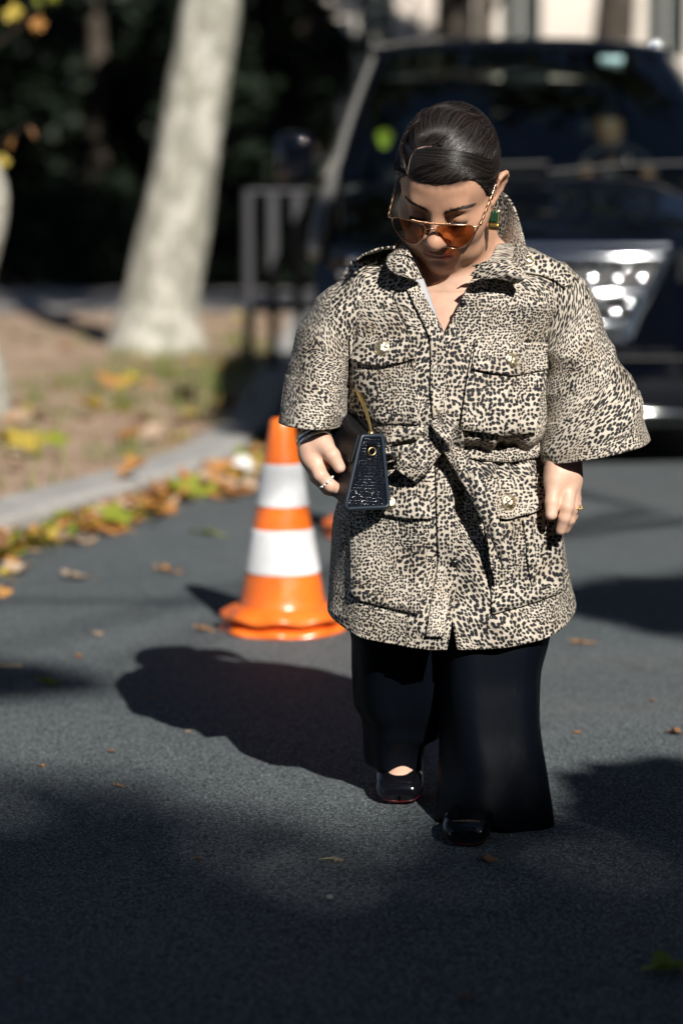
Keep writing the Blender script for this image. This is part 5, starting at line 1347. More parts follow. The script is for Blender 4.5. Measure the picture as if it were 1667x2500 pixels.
# ------------------------------------------------------------------ trousers and shoes
def leg(rows_, n, seed):
    R_ = np.array(rows_, float)      # v, uL, uR, Y, half depth
    o_ = np.argsort(R_[:, 0]); R_ = R_[o_]; v = np.linspace(R_[0, 0], R_[-1, 0], n); Q_ = pchip(R_[:, 0], R_[:, 1:], v)
    a = np.linspace(0, 2 * math.pi, 97); c, s_ = np.cos(a), np.sin(a); k = 2.2
    P = np.zeros((n, 97, 3)); UV = np.zeros((n, 97, 2))
    for i in range(n):
        A, B = W(Q_[i, 0], v[i], Q_[i, 2]), W(Q_[i, 1], v[i], Q_[i, 2])
        P[i] = (A + B) / 2 + (B - A) / 2 * (np.sign(c) * np.abs(c) ** (2 / k))[:, None]; P[i, :, 1] += Q_[i, 3] * np.sign(s_) * np.abs(s_) ** (2 / k)
    ctr = P.mean(1, keepdims=True); N = P - ctr; N[..., 2] = 0; N /= np.linalg.norm(N, axis=2, keepdims=True)
    f = .017 * (ridged(P * np.array([7, 5, 3.0]), seed) - .5) + .006 * np.sin(a * 5 + seed + P[..., 2] * 6) * np.linspace(.2, 1, n)[:, None] + .004 * (vnoise(P * np.array([16, 12, 14]), seed + 1) - .5)
    f[:, -1] = f[:, 0]
    P = P + N * f[..., None]; UV[..., 0] = a[None] * .09; UV[..., 1] = -P[..., 2]
    return P, UV
Pa, Ua = leg([(1290, 985, 1285, 4.10, .115), (1380, 1000, 1270, 4.085, .115), (1470, 1005, 1258, 4.07, .11), (1560, 1012, 1240, 4.06, .105), (1650, 1021, 1238, 4.05, .105), (1740, 1026, 1248, 4.035, .108), (1830, 1020, 1257, 4.005, .100), (1893, 1012, 1262, 3.995, .100)], 80, 61)
_w = np.clip(-(Pa[..., 1] - 4.0) / .08, 0, 1) * np.exp(-((Pa[..., 0] - G(1067, 1946)[0]) / .075) ** 2) * sstep(.70, 1, np.linspace(0, 1, 80))[:, None]
Pa[..., 2] += .036 * _w
Pb, Ub = leg([(1290, 790, 1060, 4.11, .115), (1370, 786, 1050, 4.115, .115), (1420, 798, 1045, 4.12, .112), (1480, 815, 1040, 4.13, .108), (1560, 819, 1035, 4.145, .10), (1620, 826, 1030, 4.165, .098), (1655, 846, 1026, 4.18, .095), (1676, 850, 1016, 4.185, .092), (1694, 851, 985, 4.19, .085), (1720, 853, 976, 4.195, .078), (1752, 857, 974, 4.20, .074)], 80, 62)
V_ = np.concatenate([Pa.reshape(-1, 3), Pb.reshape(-1, 3)])
tr_ = obj('trousers', V_, np.concatenate([grid_faces(80, 97), grid_faces(80, 97, base=80 * 97)]), M['satin'], person, uv=np.concatenate([Ua.reshape(-1, 2), Ub.reshape(-1, 2)])); solid(tr_, .003)
def shoe(toe, heel, width, hgt, ztoe, zheel, vamp, label=None):
    """toe/heel: ground points (x, y); a closed pump lofted along the foot"""
    toe = np.array(toe); heel = np.array(heel); n = 30; TS = np.concatenate([[0, .003, .010], np.linspace(.02, 1, 27)]); ax = heel - toe; L = np.linalg.norm(ax); ax = ax / L; si = np.array([-ax[1], ax[0]])
    if si[0] < 0: si = -si
    m = 28; a = np.linspace(0, 2 * math.pi, m, endpoint=False); P = []
    for t in TS:
        w = width / 2 * float(pchip([0, .003, .010, .02, .06, .14, .3, .6, .85, .97, 1], [.04, .50, .66, .74, .86, .96, 1, .78, .70, .5, .05], [t])[0])
        h = hgt * float(pchip([0, .02, .06, .15, .35, .5, 1], [.20, .55, .72, .84, 1.0, .85, .85], [t])[0])
        z0 = ztoe + (zheel - ztoe) * sstep(.25, .8, t)
        c_ = toe + ax * L * t; k = 2.7
        x_ = np.sign(np.cos(a)) * np.abs(np.cos(a)) ** (2 / k) * w; zz_ = (np.sign(np.sin(a)) * np.abs(np.sin(a)) ** (2 / k) * .5 + .5) * h
        P.append(np.column_stack([c_[0] + si[0] * x_, c_[1] + si[1] * x_, z0 + zz_]))
    P = np.array(P)
    f = grid_faces(n, m, True); mid_t = ((TS[:-1] + TS[1:]) / 2)[:, None] * np.ones((1, m)); up = np.sin(a + math.pi / m)[None, :] > .45
    keep = ~((mid_t > vamp) & (mid_t < .93) & up)
    s_ = obj('shoe', P.reshape(-1, 3), f[keep.ravel()], M['patent'], person); solid(s_, .0025)
    so = np.stack([P[:, m // 2 + 1:, :]] ); so = P[:, m // 2 + 2:m - 1].copy(); so[..., 2] -= .0012
    ss = obj('sole', so.reshape(-1, 3), grid_faces(n, so.shape[1]), M['red_sole'], s_); solid(ss, .0028)
    hc = heel - ax * .03; hb = MB(); g2 = [[(hc[0] + r_ * math.cos(t), hc[1] + r_ * math.sin(t), z_) for t in np.linspace(0, 2 * math.pi, 16, endpoint=False)] for z_, r_ in ((max(.001, ztoe - .01), .020), (zheel + .004, .026))]
    hb.grid(np.array(g2), close=True, cap=True).build('heel', M['patent'], s_)
g1 = G(1067, 1946); shoe((g1[0], g1[1]), (g1[0] + .03, g1[1] + .19), .079, .046, .006, .012, .27)
g2 = G(917, 1850); shoe((g2[0] + .0, g2[1]), (g2[0] + .004, g2[1] + .185), .082, .046, .008, .050, .33)

# ------------------------------------------------------------------ things she wears and carries
# handbag: trapezoid cross-section, long axis running back along her side
bc = W(842, 1165, 3.925); axd = np.array([-.34, .90, .24]); axd /= np.linalg.norm(axd); sd = np.array([.935, .355, 0]); sd /= np.linalg.norm(sd); upv = np.cross(sd, axd); upv = np.array([.02, .16, .987])
BL, BH, BW0, BW1 = .185, .117, .076, .036
hb = empty('handbag', bc + axd * BL / 2, 'black structured handbag with glossy embossed end panel tucked under the woman\'s arm', 'handbag')
def bp(s, f, h): return bc + axd * s * BL + sd * f * (BW0 + (BW1 - BW0) * h) / 2 + upv * h * BH + sd * .006 * h
def trap(s, inset=0.0, n=8):
    """rounded trapezoid outline"""
    pts = []; r = .16
    cs = [(-1, 0), (1, 0), (1, 1), (-1, 1)]
    for k in range(4):
        a, b, c = np.array(cs[k - 1], float), np.array(cs[k], float), np.array(cs[(k + 1) % 4], float)
        p0 = b + (a - b) * r * (.5 if abs(a[0] - b[0]) > 1 else .8); p1 = b + (c - b) * r * (.5 if abs(c[0] - b[0]) > 1 else .8)
        for t in np.linspace(0, 1, n): pts.append((1 - t) ** 2 * p0 + 2 * t * (1 - t) * b + t * t * p1)
    pts = np.array(pts); pts = pts * (1 - inset) + np.array([0, .5]) * inset
    return np.array([bp(s, *q) for q in pts])
Pb_ = np.array([trap(s, .0) for s in np.linspace(.02, 1, 20)]); swell = np.sin(np.linspace(0, 1, 20) * math.pi)[:, None, None] * .004
Pb_ = Pb_ + (Pb_ - Pb_.mean(1, keepdims=True)) / .05 * swell * .6
MB().grid(Pb_, close=True, cap=True).build('body', M['leather'], hb)
o0 = trap(.0); gv = [o0.mean(0)]
rws = np.array([trap(-.004 - .012 * math.cos(f * math.pi / 2) * 0 + .030 * (1 - f) * 0.6, 1 - f) for f in np.linspace(.02, .97, 16)])
cen = rws - bc; uvb = np.stack([cen @ sd, cen @ upv], -1); uvb[..., 1] *= .8
rws2 = np.concatenate([rws, rws[:, :1]], 1); uvb = np.concatenate([uvb, uvb[:, :1]], 1)
obj('end_panel', rws2.reshape(-1, 3), grid_faces(16, rws2.shape[1]), M['croc'], hb, uv=uvb.reshape(-1, 2))
e_ = np.vstack([trap(-.006, -.01), trap(-.006, -.01)[:1]]); MB().tube(e_, .0036, 8, cap=False).build('piping', M['piping'], hb)
# turned flap edge on the flank
fl = [[bp(s, -1.03 - .10 * math.sin(f * 1.6), 1.02 - .42 * f + .10 * s * f) - sd * .002 for s in np.linspace(.02, .97, 24)] for f in np.linspace(0, 1, 10)]
solid(MB().grid(np.array(fl)).build('flap', M['leather'], hb), .003)
# gold handle arching over the ridge, loop with ring on the end panel
rid = [bp(t, 0, 1.0) + upv * (.001 + .056 * math.sin(math.pi * t) ** .75) for t in np.linspace(0.01, .99, 40)]
hd = np.array(rid); T = np.gradient(hd, axis=0); T /= np.linalg.norm(T, axis=1)[:, None]
w_ = .0018 + .0038 * np.sin(np.linspace(0, 1, 40) * math.pi); Pn = []
for i in range(40):
    N = np.cross(T[i], sd); N /= np.linalg.norm(N); a = np.linspace(0, 2 * math.pi, 12, endpoint=False)
    Pn.append(hd[i] + np.cos(a)[:, None] * sd * w_[i] + np.sin(a)[:, None] * N * .0024)
MB().grid(np.array(Pn), close=True, cap=True).build('handle', M['gold'], hb)
for t in (0.01, .99):
    c_ = bp(t, 0, 1.0) + upv * .003; a_ = np.linspace(0, 2 * math.pi, 14, endpoint=False)
    MB().grid(np.array([[c_ + .0055 * np.array([math.sin(th) * math.cos(p), math.sin(th) * math.sin(p), math.cos(th)]) for p in a_] for th in np.linspace(.05, 3.09, 9)]), close=True).build('stud', M['gold'], hb)
lp = [bp(-.02, -.18 * s_, .86) for s_ in (-1, 1)]
MB().grid(np.array([[bp(-.022 - .012 * math.sin(f * math.pi), x, .94 - .16 * f) for x in (-.38, 0.38)] for f in np.linspace(0, 1, 10)])).build('tab', M['patent'], hb)
rc = bp(-.035, 0, .80); a_ = np.linspace(0, 2 * math.pi, 25)
MB().tube([rc + sd * .0062 * math.cos(t) + upv * .0062 * math.sin(t) for t in a_], .0009, 6, cap=False).build('ring', M['gold'], hb)

# sunglasses, placed in head space: aviators slid down the nose
sg = empty('sunglasses', HW((0, -.112, -.012)), 'gold framed aviator sunglasses with amber lenses low on the woman\'s nose', 'sunglasses')
GX = -.005
def gp(x, z, dy=0.0):      # front plane, wrapped and leaning out at the bottom
    return HW((x + GX, -.1120 + 3.6 * x * x - .10 * (z + .005) + dy, z))
av = [(.0085, -.008), (.012, .0015), (.026, .0045), (.045, .004), (.060, .000), (.0655, -.008), (.064, -.020), (.056, -.035), (.044, -.044), (.031, -.045), (.020, -.037), (.012, -.022)]
OFFZ = .001
for sx in (-1, 1):
    cur = spline(av + av[:1], 64)[:-1]; cur = np.vstack([cur]); c2 = cur.mean(0)
    ring_ = [gp(sx * p[0], p[1] + OFFZ) for p in cur]
    MB().tube(ring_ + ring_[:2], .00085, 6, cap=False).build('rim', M['rose_gold'], sg)
    rows_ = [[gp(sx * (c2[0] + (p[0] - c2[0]) * f), c2[1] + (p[1] - c2[1]) * f + OFFZ, .0003) for p in cur] for f in (.02, .35, .7, .985)]
    MB().grid(np.array(rows_), close=True).build('lens', M['lens'], sg)
    h0 = gp(sx * .0655, -.004 + OFFZ); h1 = HW((sx * .0735 + GX * .8, -.088, -.004)); h2 = HW((sx * .0775 + GX * .3, -.030, .010)); h3 = HW((sx * .0790, .008, .020)); h4 = HW((sx * .078, .028, .004))
    arm = spline([h1, h2, h3, h4], 120); tws = MB()
    T = (arm[-1] - arm[0]); T /= np.linalg.norm(T); e1 = np.cross(T, [0, 0, 1.]); e1 /= np.linalg.norm(e1); e2 = np.cross(T, e1)
    for ph_ in (0, math.pi):
        aa = np.linspace(0, 120 * .36, 120) + ph_; tws.tube(arm + .0010 * (np.cos(aa)[:, None] * e1 + np.sin(aa)[:, None] * e2), .00105, 6)
    tws.build('temple', M['rose_gold'], sg)
    MB().tube([h0, (h0 + h1) / 2 + HR @ np.array([sx * .0015, -.001, 0]), h1], [.0014, .0022, .0018], 8).build('hinge', M['rose_gold'], sg)
    MB().tube([gp(sx * .0095, -.014 + OFFZ), HW((sx * .0095 + GX * .6, -.1055, -.016)), HW((sx * .010, -.1015, -.024))], .0006, 5).build('nose_pad', M['rose_gold'], sg)
bar = np.array([gp(x, .0048 + OFFZ + .0015) for x in np.linspace(-.030, .030, 100)]); tws = MB(); e1, e2 = HR[:, 2], HR[:, 1]
for ph_ in (0, math.pi):
    aa = np.linspace(0, 44, 100) + ph_; tws.tube(bar + .0009 * (np.cos(aa)[:, None] * e1 + np.sin(aa)[:, None] * e2), .0010, 6)
tws.build('brow_bar', M['rose_gold'], sg)
MB().tube(spline([gp(-.009, -.008 + OFFZ), gp(0, -.0035 + OFFZ, -.001), gp(.009, -.008 + OFFZ)], 12), .0011, 8).build('bridge', M['rose_gold'], sg)
# earring at the visible ear
ec = W(1133, 502, 3.985)
er = empty('earring', ec, 'square dark green and gold earring on the woman\'s ear beside the tall collar', 'earring')
def slab(c, w, h, d, R, bev, name, m, par):
    mb_ = MB(); M4 = Matrix.Translation(Vector(c)) @ R.to_4x4(); mb_.box((-w / 2, -d / 2, -h / 2), (w / 2, d / 2, h / 2), bev=bev, M4=M4); return mb_.build(name, m, par, smooth=False)
Rr = Matrix.Rotation(rad(-14), 3, 'Z') @ Matrix.Rotation(rad(4), 3, 'Y')
slab(ec + np.array([0, -.002, .0035]), .0155, .0215, .010, Rr, .004, 'stone', M['green_stone'], er)
slab(ec + np.array([.0005, 0, -.002]), .0180, .0335, .007, Rr, .002, 'setting', M['gold'], er)
slab(ec + np.array([.001, -.004, -.0140]), .0165, .0085, .009, Rr @ Matrix.Rotation(rad(25), 3, 'X'), .002, 'lower_plate', M['gold'], er)
# bracelets and rings
wc = ph(767, 1073, 3.990); wd = ph(772, 1100, 3.985) - ph(766, 1036, 4.015); wd /= np.linalg.norm(wd)
e1 = np.cross(wd, [0, 1., 0]); e1 /= np.linalg.norm(e1); e2 = np.cross(wd, e1)
tilt = np.array(Matrix.Rotation(rad(-16), 3, 'Y')); e1 = tilt @ e1; wd2 = tilt @ wd
def band(c, r, w, t, name, m, par, label=None):
    a = np.linspace(0, 2 * math.pi, 56, endpoint=False); prof = [(0, -w / 2), (t, -w / 2 + .0006), (t, w / 2 - .0006), (0, w / 2)]
    return MB().grid(np.array([[c + (e1 * math.cos(p) + e2 * math.sin(p) * 1.0) * (r + q[0]) + wd2 * q[1] for p in a] for q in prof + prof[:1]]), close=True).build(name, m, par)
br = empty('bracelet', wc, 'polished silver bracelet with gold screws on the wrist of the hand holding the bag', 'bracelet')
for k, o_ in enumerate((-.0045, .0045)):
    bd = band(wc + wd2 * o_, .0275, .0078, .0020, 'band', M['silver'], br)
    for p in np.arange(0, 6.28, .52):
        c_ = wc + wd2 * o_ + (e1 * math.cos(p) + e2 * math.sin(p)) * .0294; a = np.linspace(0, 2 * math.pi, 8, endpoint=False)
        nrm = (e1 * math.cos(p) + e2 * math.sin(p)); t1 = np.cross(nrm, wd2)
        MB().grid(np.array([[c_ + q * (t1 * math.cos(s_) + wd2 * math.sin(s_)) + nrm * d_ for s_ in a] for q, d_ in ((.0021, 0), (.0019, .0009), (.0003, .001))]), close=True).build('screw', M['gold'], bd)
bg_ = empty('bracelet', wc - wd2 * .012, 'thin gold bangle just above the silver bracelet', 'bracelet')
band(wc - wd2 * .0115, .0265, .0030, .0016, 'bangle', M['gold'], bg_)
def finger_ring(c, axis, r, label, m, bead):
    o = empty('finger_ring', c, label, 'ring'); axis = np.asarray(axis, float) / np.linalg.norm(axis); a1 = np.cross(axis, [0, 1., 0]); a1 /= np.linalg.norm(a1); a2 = np.cross(axis, a1)
    MB().tube([c + r * (a1 * math.cos(t) + a2 * math.sin(t)) for t in np.linspace(0, 6.2832, 25)], .0010, 6, cap=False).build('band', m, o)
    for t in np.linspace(0, 6.2832, 14)[:-1]:
        b_ = c + (r + .0008) * (a1 * math.cos(t) + a2 * math.sin(t)); a = np.linspace(0, 6.2832, 8, endpoint=False)
        MB().grid(np.array([[b_ + bead * np.array([math.sin(th) * math.cos(p), math.sin(th) * math.sin(p), math.cos(th)]) for p in a] for th in np.linspace(.1, 3.0, 6)]), close=True).build('bead', M['pearl'] if m is M['silver'] else m, o)
finger_ring((ph(782, 1160, 3.955) * .35 + ph(806, 1186, 3.955) * .65), ph(806, 1186, 3.955) - ph(782, 1160, 3.955), .0122, 'beaded silver ring on the finger under the handbag', M['silver'], .0020)
finger_ring(ph(1403, 1236, 3.974), ph(1395, 1260, 3.984) - ph(1402, 1234, 3.980), .0114, 'small gold flower ring on the empty hanging hand', M['gold'], .0018)

# ------------------------------------------------------------------ traffic cones
def cone(pos, label, rot=0.0):
    c = empty('traffic_cone', pos, label, 'traffic cone', 'orange and white traffic cones'); x, y, z = pos
    r0, r1, zb, zt = .106, .0285, .060, .522
    def rad_at(h): return r0 + (r1 - r0) * (h - zb) / (zt - zb)
    a = np.linspace(0, 2 * math.pi, 72, endpoint=False)
    def surf(prof): return np.array([[(x + r * math.cos(t), y + r * math.sin(t), z + h) for t in a] for r, h in prof])
    MB().grid(surf([(r0 + .018, zb - .018), (r0 + .006, zb - .006), (rad_at(zb + .01), zb + .01)] + [(rad_at(h), h) for h in np.linspace(zb + .03, zt - .02, 20)] + [(r1 + .001, zt - .006), (r1 - .003, zt), (r1 - .010, zt + .001), (r1 - .012, zt - .01), (r1 - .013, zt - .12)]), close=True).build('cone_body', M['cone_orange'], c)
    def flange(nl, R0, R1, h0, h1, name, ph_, wav):
        prof = np.linspace(0, 1, 9); P = []
        for f in prof:
            P.append([(x + (R0 + (R1 * (1 + wav * math.cos(nl * t + ph_)) - R0) * f) * math.cos(t), y + (R0 + (R1 * (1 + wav * math.cos(nl * t + ph_)) - R0) * f) * math.sin(t), z + h0 + (h1 - h0) * f ** 1.4 - .010 * f * f * (0.5 + .5 * math.cos(nl * t + ph_ + math.pi))) for t in a])
        P = np.array(P); Pl = P.copy(); Pl[..., 2] -= .012
        MB().grid(np.concatenate([P, Pl[::-1]]), close=True).build(name, M['cone_orange'], c)
    flange(8, r0 + .004, .150, .066, .046, 'collar', .2 + rot, .03)
    flange(8, r0 + .01, .152, .024, .012, 'base', .6 + rot, .035)
    MB().grid(surf([(r0 + .012, .040), (r0 + .012, .004)]), close=True).build('skirt', M['cone_orange'], c)
    for h0, h1 in ((.146, .252), (.310, .412)):
        MB().grid(surf([(rad_at(h0) + .0003, h0 - .001), (rad_at(h0) + .0022, h0)] + [(rad_at(h) + .0024, h) for h in np.linspace(h0 + .004, h1 - .004, 8)] + [(rad_at(h1) + .0022, h1), (rad_at(h1) + .0003, h1 + .001)]), close=True).build('reflective_band', M['cone_white'], c)
p1 = G(649, 1445); cone((p1[0], p1[1], 0), 'orange and white traffic cone standing on the road at the woman\'s elbow, in full view')
p2 = G(850, 1232); cone((p2[0], p2[1] + .02, 0), 'second traffic cone half hidden behind the woman and her handbag', .4)

# ------------------------------------------------------------------ things in and behind the van
vs = W(882, 318, VY + 1.32)
V, F = leaf_shape(.07, 3, .2); tag(obj('safety_vest', (np.array([[math.cos(p) * .034 * (1 + .2 * math.sin(3 * p)) * q, .02 * (1 - q), .045 * math.sin(p) * q] for q in (.05, .5, 1.0) for p in np.linspace(0, 6.2832, 20, endpoint=False)]) + vs), grid_faces(3, 20, True), M['vest']), 'crumpled yellow green safety vest behind the van windscreen', 'vest')
# driver: one continuous figure
DF = Field((VX + .05, VY + 1.3, .55), (VX + .85, VY + 2.4, 1.62), .011)
dx = VX + .42
DF.ell((dx, VY + 2.0, 1.43), (.075, .09, .115), .03); DF.ell((dx, VY + 1.96, 1.38), (.05, .06, .06), .03); DF.ell((dx, VY + 1.91, 1.40), (.012, .02, .018), .01)
DF.caps((dx, VY + 2.03, 1.34), (dx, VY + 2.06, 1.20), .05, .06, .04); DF.ell((dx, VY + 2.06, 1.05), (.19, .11, .20), .06); DF.ell((dx, VY + 2.05, .80), (.17, .12, .20), .06)
for s in (-1, 1):
    DF.caps((dx + s * .17, VY + 2.05, 1.17), (dx + s * .25, VY + 1.85, .98), .055, .045, .05); DF.caps((dx + s * .25, VY + 1.85, .98), (dx + s * .15, VY + 1.60, 1.20), .042, .032, .03); DF.ell((dx + s * .14, VY + 1.585, 1.23), (.035, .03, .05), .02)
    DF.caps((dx + s * .10, VY + 2.0, .72), (dx + s * .12, VY + 1.55, .75), .08, .065, .05)
V, F = DF.mesh(); skd = ((V[:, 2] > 1.27) & (V[:, 2] < 1.49)) | ((V[:, 1] < VY + 1.64) & (V[:, 2] > 1.14))
drv = empty('person', (dx, VY + 2.0, .6), 'driver in dark clothes sitting behind the wheel of the black van', 'person')
obj('body', V, F, M['skin'], drv, col=np.where(skd[:, None], np.array([.33, .18, .11]), np.array([.012, .012, .014])))

# ------------------------------------------------------------------ litter and leaves
pw = G(556, 1098); n = 18; a_ = np.linspace(0, 2 * math.pi, n, endpoint=False); rp = np.random.default_rng(4)
g_ = np.array([[(.043 * math.sin(th) * math.cos(p), .043 * math.sin(th) * math.sin(p), .043 * math.cos(th)) for p in a_] for th in np.linspace(.05, 3.09, 14)])
g_ = g_ * (1 + .35 * (vnoise(g_ * 45, 6) - .5))[..., None] + pw + np.array([0.0, 0, .045])
tag(MB().grid(g_, close=True).build('paper_ball', M['paper'], smooth=False), 'crumpled white paper ball lying in the gutter beside the cone', 'litter')
def fallen(u, v, size, m, label, rz, group=None, z=0.0, tilt=(.08, .05), curl=.35, squash=1.0, seed=0):
    p = G(u, v, z); p[2] = z + .001
    tag(leaf_obj('fallen_leaf', p, size, M[m], seed, rz, tilt, curl=curl, squash=squash), label, 'leaf', group)
FL = [(118, 1580, .075, 'leaf_green', 'yellow green leaf lying alone on the shaded road at the left', 1.3, .55), (1120, 1979, .050, 'leaf_brown', 'brown curled leaf just in front of the woman\'s front shoe', 1.0, .55), (1535, 2236, .085, 'leaf_green', 'large dark green leaf cut by the lower right edge of the photo', 1.5, .7),
      (1075, 2298, .034, 'leaf_brown', 'small reddish brown leaf near the bottom edge of the road', 1.4, .5), (1556, 1688, .052, 'leaf_brown', 'brown leaf at the right edge above the round shadow', 1.5, .6), (468, 1452, .060, 'leaf_orange', 'pale orange leaf beside the cone base', 1.2, .6), (1335, 1478, .070, 'leaf_orange', 'orange leaf on the shaded road right of the black trousers', 1.4, .4),
      (385, 1316, .085, 'leaf_orange', 'dull orange leaf flat on the road left of the cone', 1.5, .5), (185, 1332, .115, 'leaf_pale', 'large pale pink brown leaf flat on the road near the gutter', 1.2, .7), (480, 1232, .120, 'leaf_green', 'long green leaf in the shade behind the cone', 1.5, .45), (182, 1512, .030, 'leaf_brown', 'small brown leaf above the green leaf on the road', .4, .8), (226, 1460, .045, 'leaf_pale', 'small pale leaf on the lit road between gutter and shadow', .8, .7),
      (258, 1729, .024, 'leaf_brown', 'tiny brown leaf on the sunlit road left of the woman\'s shadow', 1.5, .6), (97, 1762, .018, 'leaf_orange', 'tiny orange leaf near the left edge of the sunlit road', 1.0, .7), (273, 1809, .022, 'leaf_orange', 'tiny orange red leaf below the tiny brown one', 1.3, .6), (1325, 1685, .022, 'leaf_orange', 'tiny orange leaf on the lit road right of the trousers', .5, .8), (1498, 1613, .020, 'leaf_brown', 'tiny brown leaf on the lit road near the right edge', .9, .8),
      (1018, 2014, .014, 'leaf_brown', 'tiny red brown leaf fragment below the front shoe', 1.2, .7), (458, 1978, .022, 'leaf_brown', 'dark brown leaf fragment on the shaded road lower left', 1.5, .5), (430, 1682, .020, 'leaf_pale', 'small pale leaf at the lower edge of the woman\'s shadow', .3, .9), (345, 1605, .026, 'leaf_brown', 'small brown leaf above the tip of the woman\'s shadow', .7, .6), (46, 2258, .020, 'leaf_brown', 'small brown leaf fragment near the lower left corner', .4, .7)]
for k, (u, v, s, m, lab, rz, sq) in enumerate(FL): fallen(u, v, s, m, lab, rz + rng.uniform(-.2, .2), 'leaves lying singly on the road', squash=sq, seed=100 + k, curl=.55)
st = G(20, 1532); tag(MB().tube([st + np.array([-.03, -.004, .003]), st + np.array([0, 0, .004]), st + np.array([.03, .003, .003])], .0028, 6).build('straw', M['straw']), 'pale dry stalk on the road at the left edge', 'straw')
tg = G(760, 1979); mbt = MB()
for a, b in (((-.02, .01), (.018, -.004)), ((-.012, .014), (.02, .004)), ((.006, -.008), (.014, .012))): mbt.tube([tg + np.array([a[0], a[1], .002]), tg + np.array([(a[0] + b[0]) / 2, (a[1] + b[1]) / 2, .005]), tg + np.array([b[0], b[1], .002])], .0009, 5)
tag(mbt.build('twig', M['straw']), 'small forked tan twig on the road in front of the woman', 'twig')
pb = G(757, 2066); tag(MB().grid(np.array([[pb + np.array([.006 * math.sin(th) * math.cos(p), .006 * math.sin(th) * math.sin(p), .004 + .004 * math.cos(th)]) for p in np.linspace(0, 6.2832, 9, endpoint=False)] for th in np.linspace(.1, 3.0, 6)]), close=True).build('pebble', M['kerb']), 'small pale pebble on the dark road near the bottom', 'pebble')
# gutter leaves: the large ones singly, the rest as litter
GL = [(265, 1216, .15, 'leaf_green', 'bright green leaf standing out of the orange gutter leaves'), (432, 1152, .16, 'leaf_green', 'olive green leaf in the gutter near the far end of the kerb'), (92, 1278, .14, 'leaf_yellow', 'yellow green leaf in the gutter at the left'), (345, 1160, .13, 'leaf_orange', 'upright orange leaf leaning on the kerb face'), (12, 1292, .12, 'leaf_green', 'green leaf at the left edge of the gutter'), (560, 1085, .11, 'leaf_orange', 'orange leaf at the far end of the gutter')]
for k, (u, v, s, m, lab) in enumerate(GL): fallen(u, v, s, m, lab, k * 1.1, 'leaves gathered in the gutter', tilt=(.5, .3 * (-1) ** k), seed=200 + k, curl=.7)
rg = np.random.default_rng(14)
def litter(name, label, pts, sizes, mats, seed, pm=(.40, .12, .12, .20, .16)):
    groups = {}
    rr_ = np.random.default_rng(seed)
    Vs, Fs, Ms, nn_ = [], [], [], 0
    for k, (p, s) in enumerate(zip(pts, sizes)):
        V, F = leaf_shape(s, int(rr_.integers(1000)), rr_.uniform(.3, 1.0), lobes=3)
        R = np.array(Matrix.Rotation(rr_.uniform(0, 6.28), 3, 'Z') @ Matrix.Rotation(rr_.uniform(-.55, .55), 3, 'X') @ Matrix.Rotation(rr_.uniform(-.5, .5), 3, 'Y'))
        V = V @ R.T; V[:, 2] -= V[:, 2].min(); V = V + p; Vs.append(V); Fs += [[i + nn_ for i in f] for f in F]; Ms += [int(rr_.choice(len(mats), p=pm))] * len(F); nn_ += len(V)
    tag(obj(name, np.concatenate(Vs), Fs, [M[m] for m in mats], midx=Ms, smooth=False), label, None, kind='stuff')
mats5 = ['leaf_orange', 'leaf_yellow', 'leaf_green', 'leaf_brown', 'leaf_pale']
pts, sz = [], []
for k in range(470):
    y = rg.uniform(5.2, 10.6); w_ = abs(rg.normal()) * (.13 + .05 * math.sin(y * 5)); pts.append((float(kerb_x(y)) + .02 + w_, y, rg.uniform(0, .03) * max(0, 1 - w_ / .2))); sz.append(rg.uniform(.06, .13))
litter('gutter_leaves', 'orange and yellow fallen leaves heaped in the gutter along the kerb', pts, sz, mats5, 1)
pts, sz = [], []
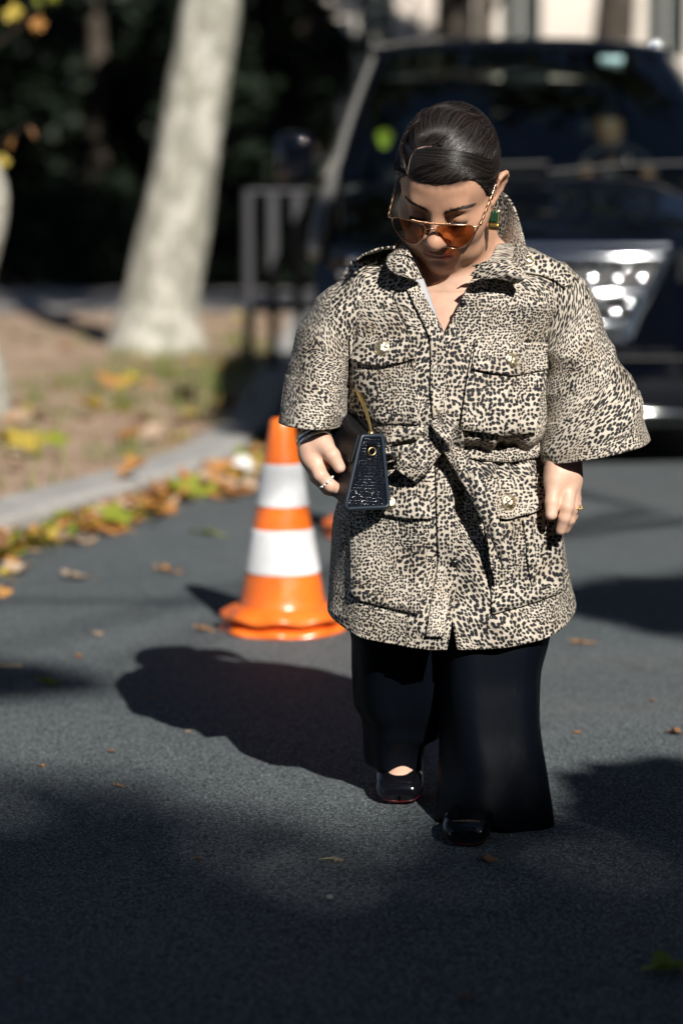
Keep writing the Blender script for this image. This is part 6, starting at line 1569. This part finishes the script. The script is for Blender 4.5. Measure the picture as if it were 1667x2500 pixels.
for k in range(330):
    y = rg.uniform(6.5, 24) if k % 3 else rg.uniform(7, 13); x = float(kerb_x(y)) - .25 - rg.uniform(0, 1) ** 1.2 * 3.6
    if vnoise(np.array([[x * 1.5, y * .8, 0]]), 5)[0] < .42: continue
    pts.append((x, y, bed_z(x, y) + .004)); sz.append(rg.uniform(.06, .15))
litter('bed_leaves', 'scattered orange and yellow leaves over the planting bed', pts, sz, mats5, 2, (.16, .12, .14, .22, .36))
for u, v, s, m, lab in [(62, 1030, .20, 'leaf_yellow', 'big bright yellow leaf on the bed soil at the left edge'), (25, 1010, .17, 'leaf_yellow', 'yellow leaf touching the big one at the left edge'), (125, 1020, .17, 'leaf_green', 'yellow green leaf right of the big yellow leaf'), (300, 1080, .15, 'leaf_orange', 'orange leaf on the bed soil above the kerb'), (210, 950, .18, 'leaf_yellow', 'yellow leaf among orange ones in the middle of the bed'), (255, 885, .22, 'leaf_orange', 'orange leaf patch leaf in the sunny middle of the bed'), (300, 890, .2, 'leaf_yellow', 'pale yellow leaf beside the orange one in mid bed')]:
    p = G(u, v, .12); p[2] = bed_z(p[0], p[1]) + .005; tag(leaf_obj('fallen_leaf', p, s, M[m], int(u), u * .1, (.45, .2), curl=.8), lab, 'leaf', 'large leaves on the planting bed')
# grass tufts on the bed
gv, n_t = [], 0
for k in range(130):
    y = rg.uniform(8, 20); x = float(kerb_x(y)) - .28 - abs(rg.normal()) * (1.2 if k % 2 else .35)
    if k < 60: y = rg.uniform(12, 17); x = float(kerb_x(y)) - rg.uniform(.28, 1.3)
    for j in range(12):
        h = rg.uniform(.04, .11); a = rg.uniform(0, 6.28); d = np.array([math.cos(a), math.sin(a), 0]); b = np.array([x + rg.normal() * .05, y + rg.normal() * .05, bed_z(x, y) - .005]); s_ = np.array([-d[1], d[0], 0]) * .006
        gv += [b - s_, b + s_, b + d * h * .5 + s_ * .3 + np.array([0, 0, h]), b + d * h * .5 - s_ * .3 + np.array([0, 0, h])]
gv = np.array(gv); tag(obj('grass', gv, np.arange(len(gv)).reshape(-1, 4), M['grass'], smooth=False), 'thin green grass tufts on the bare bed', None, kind='stuff')
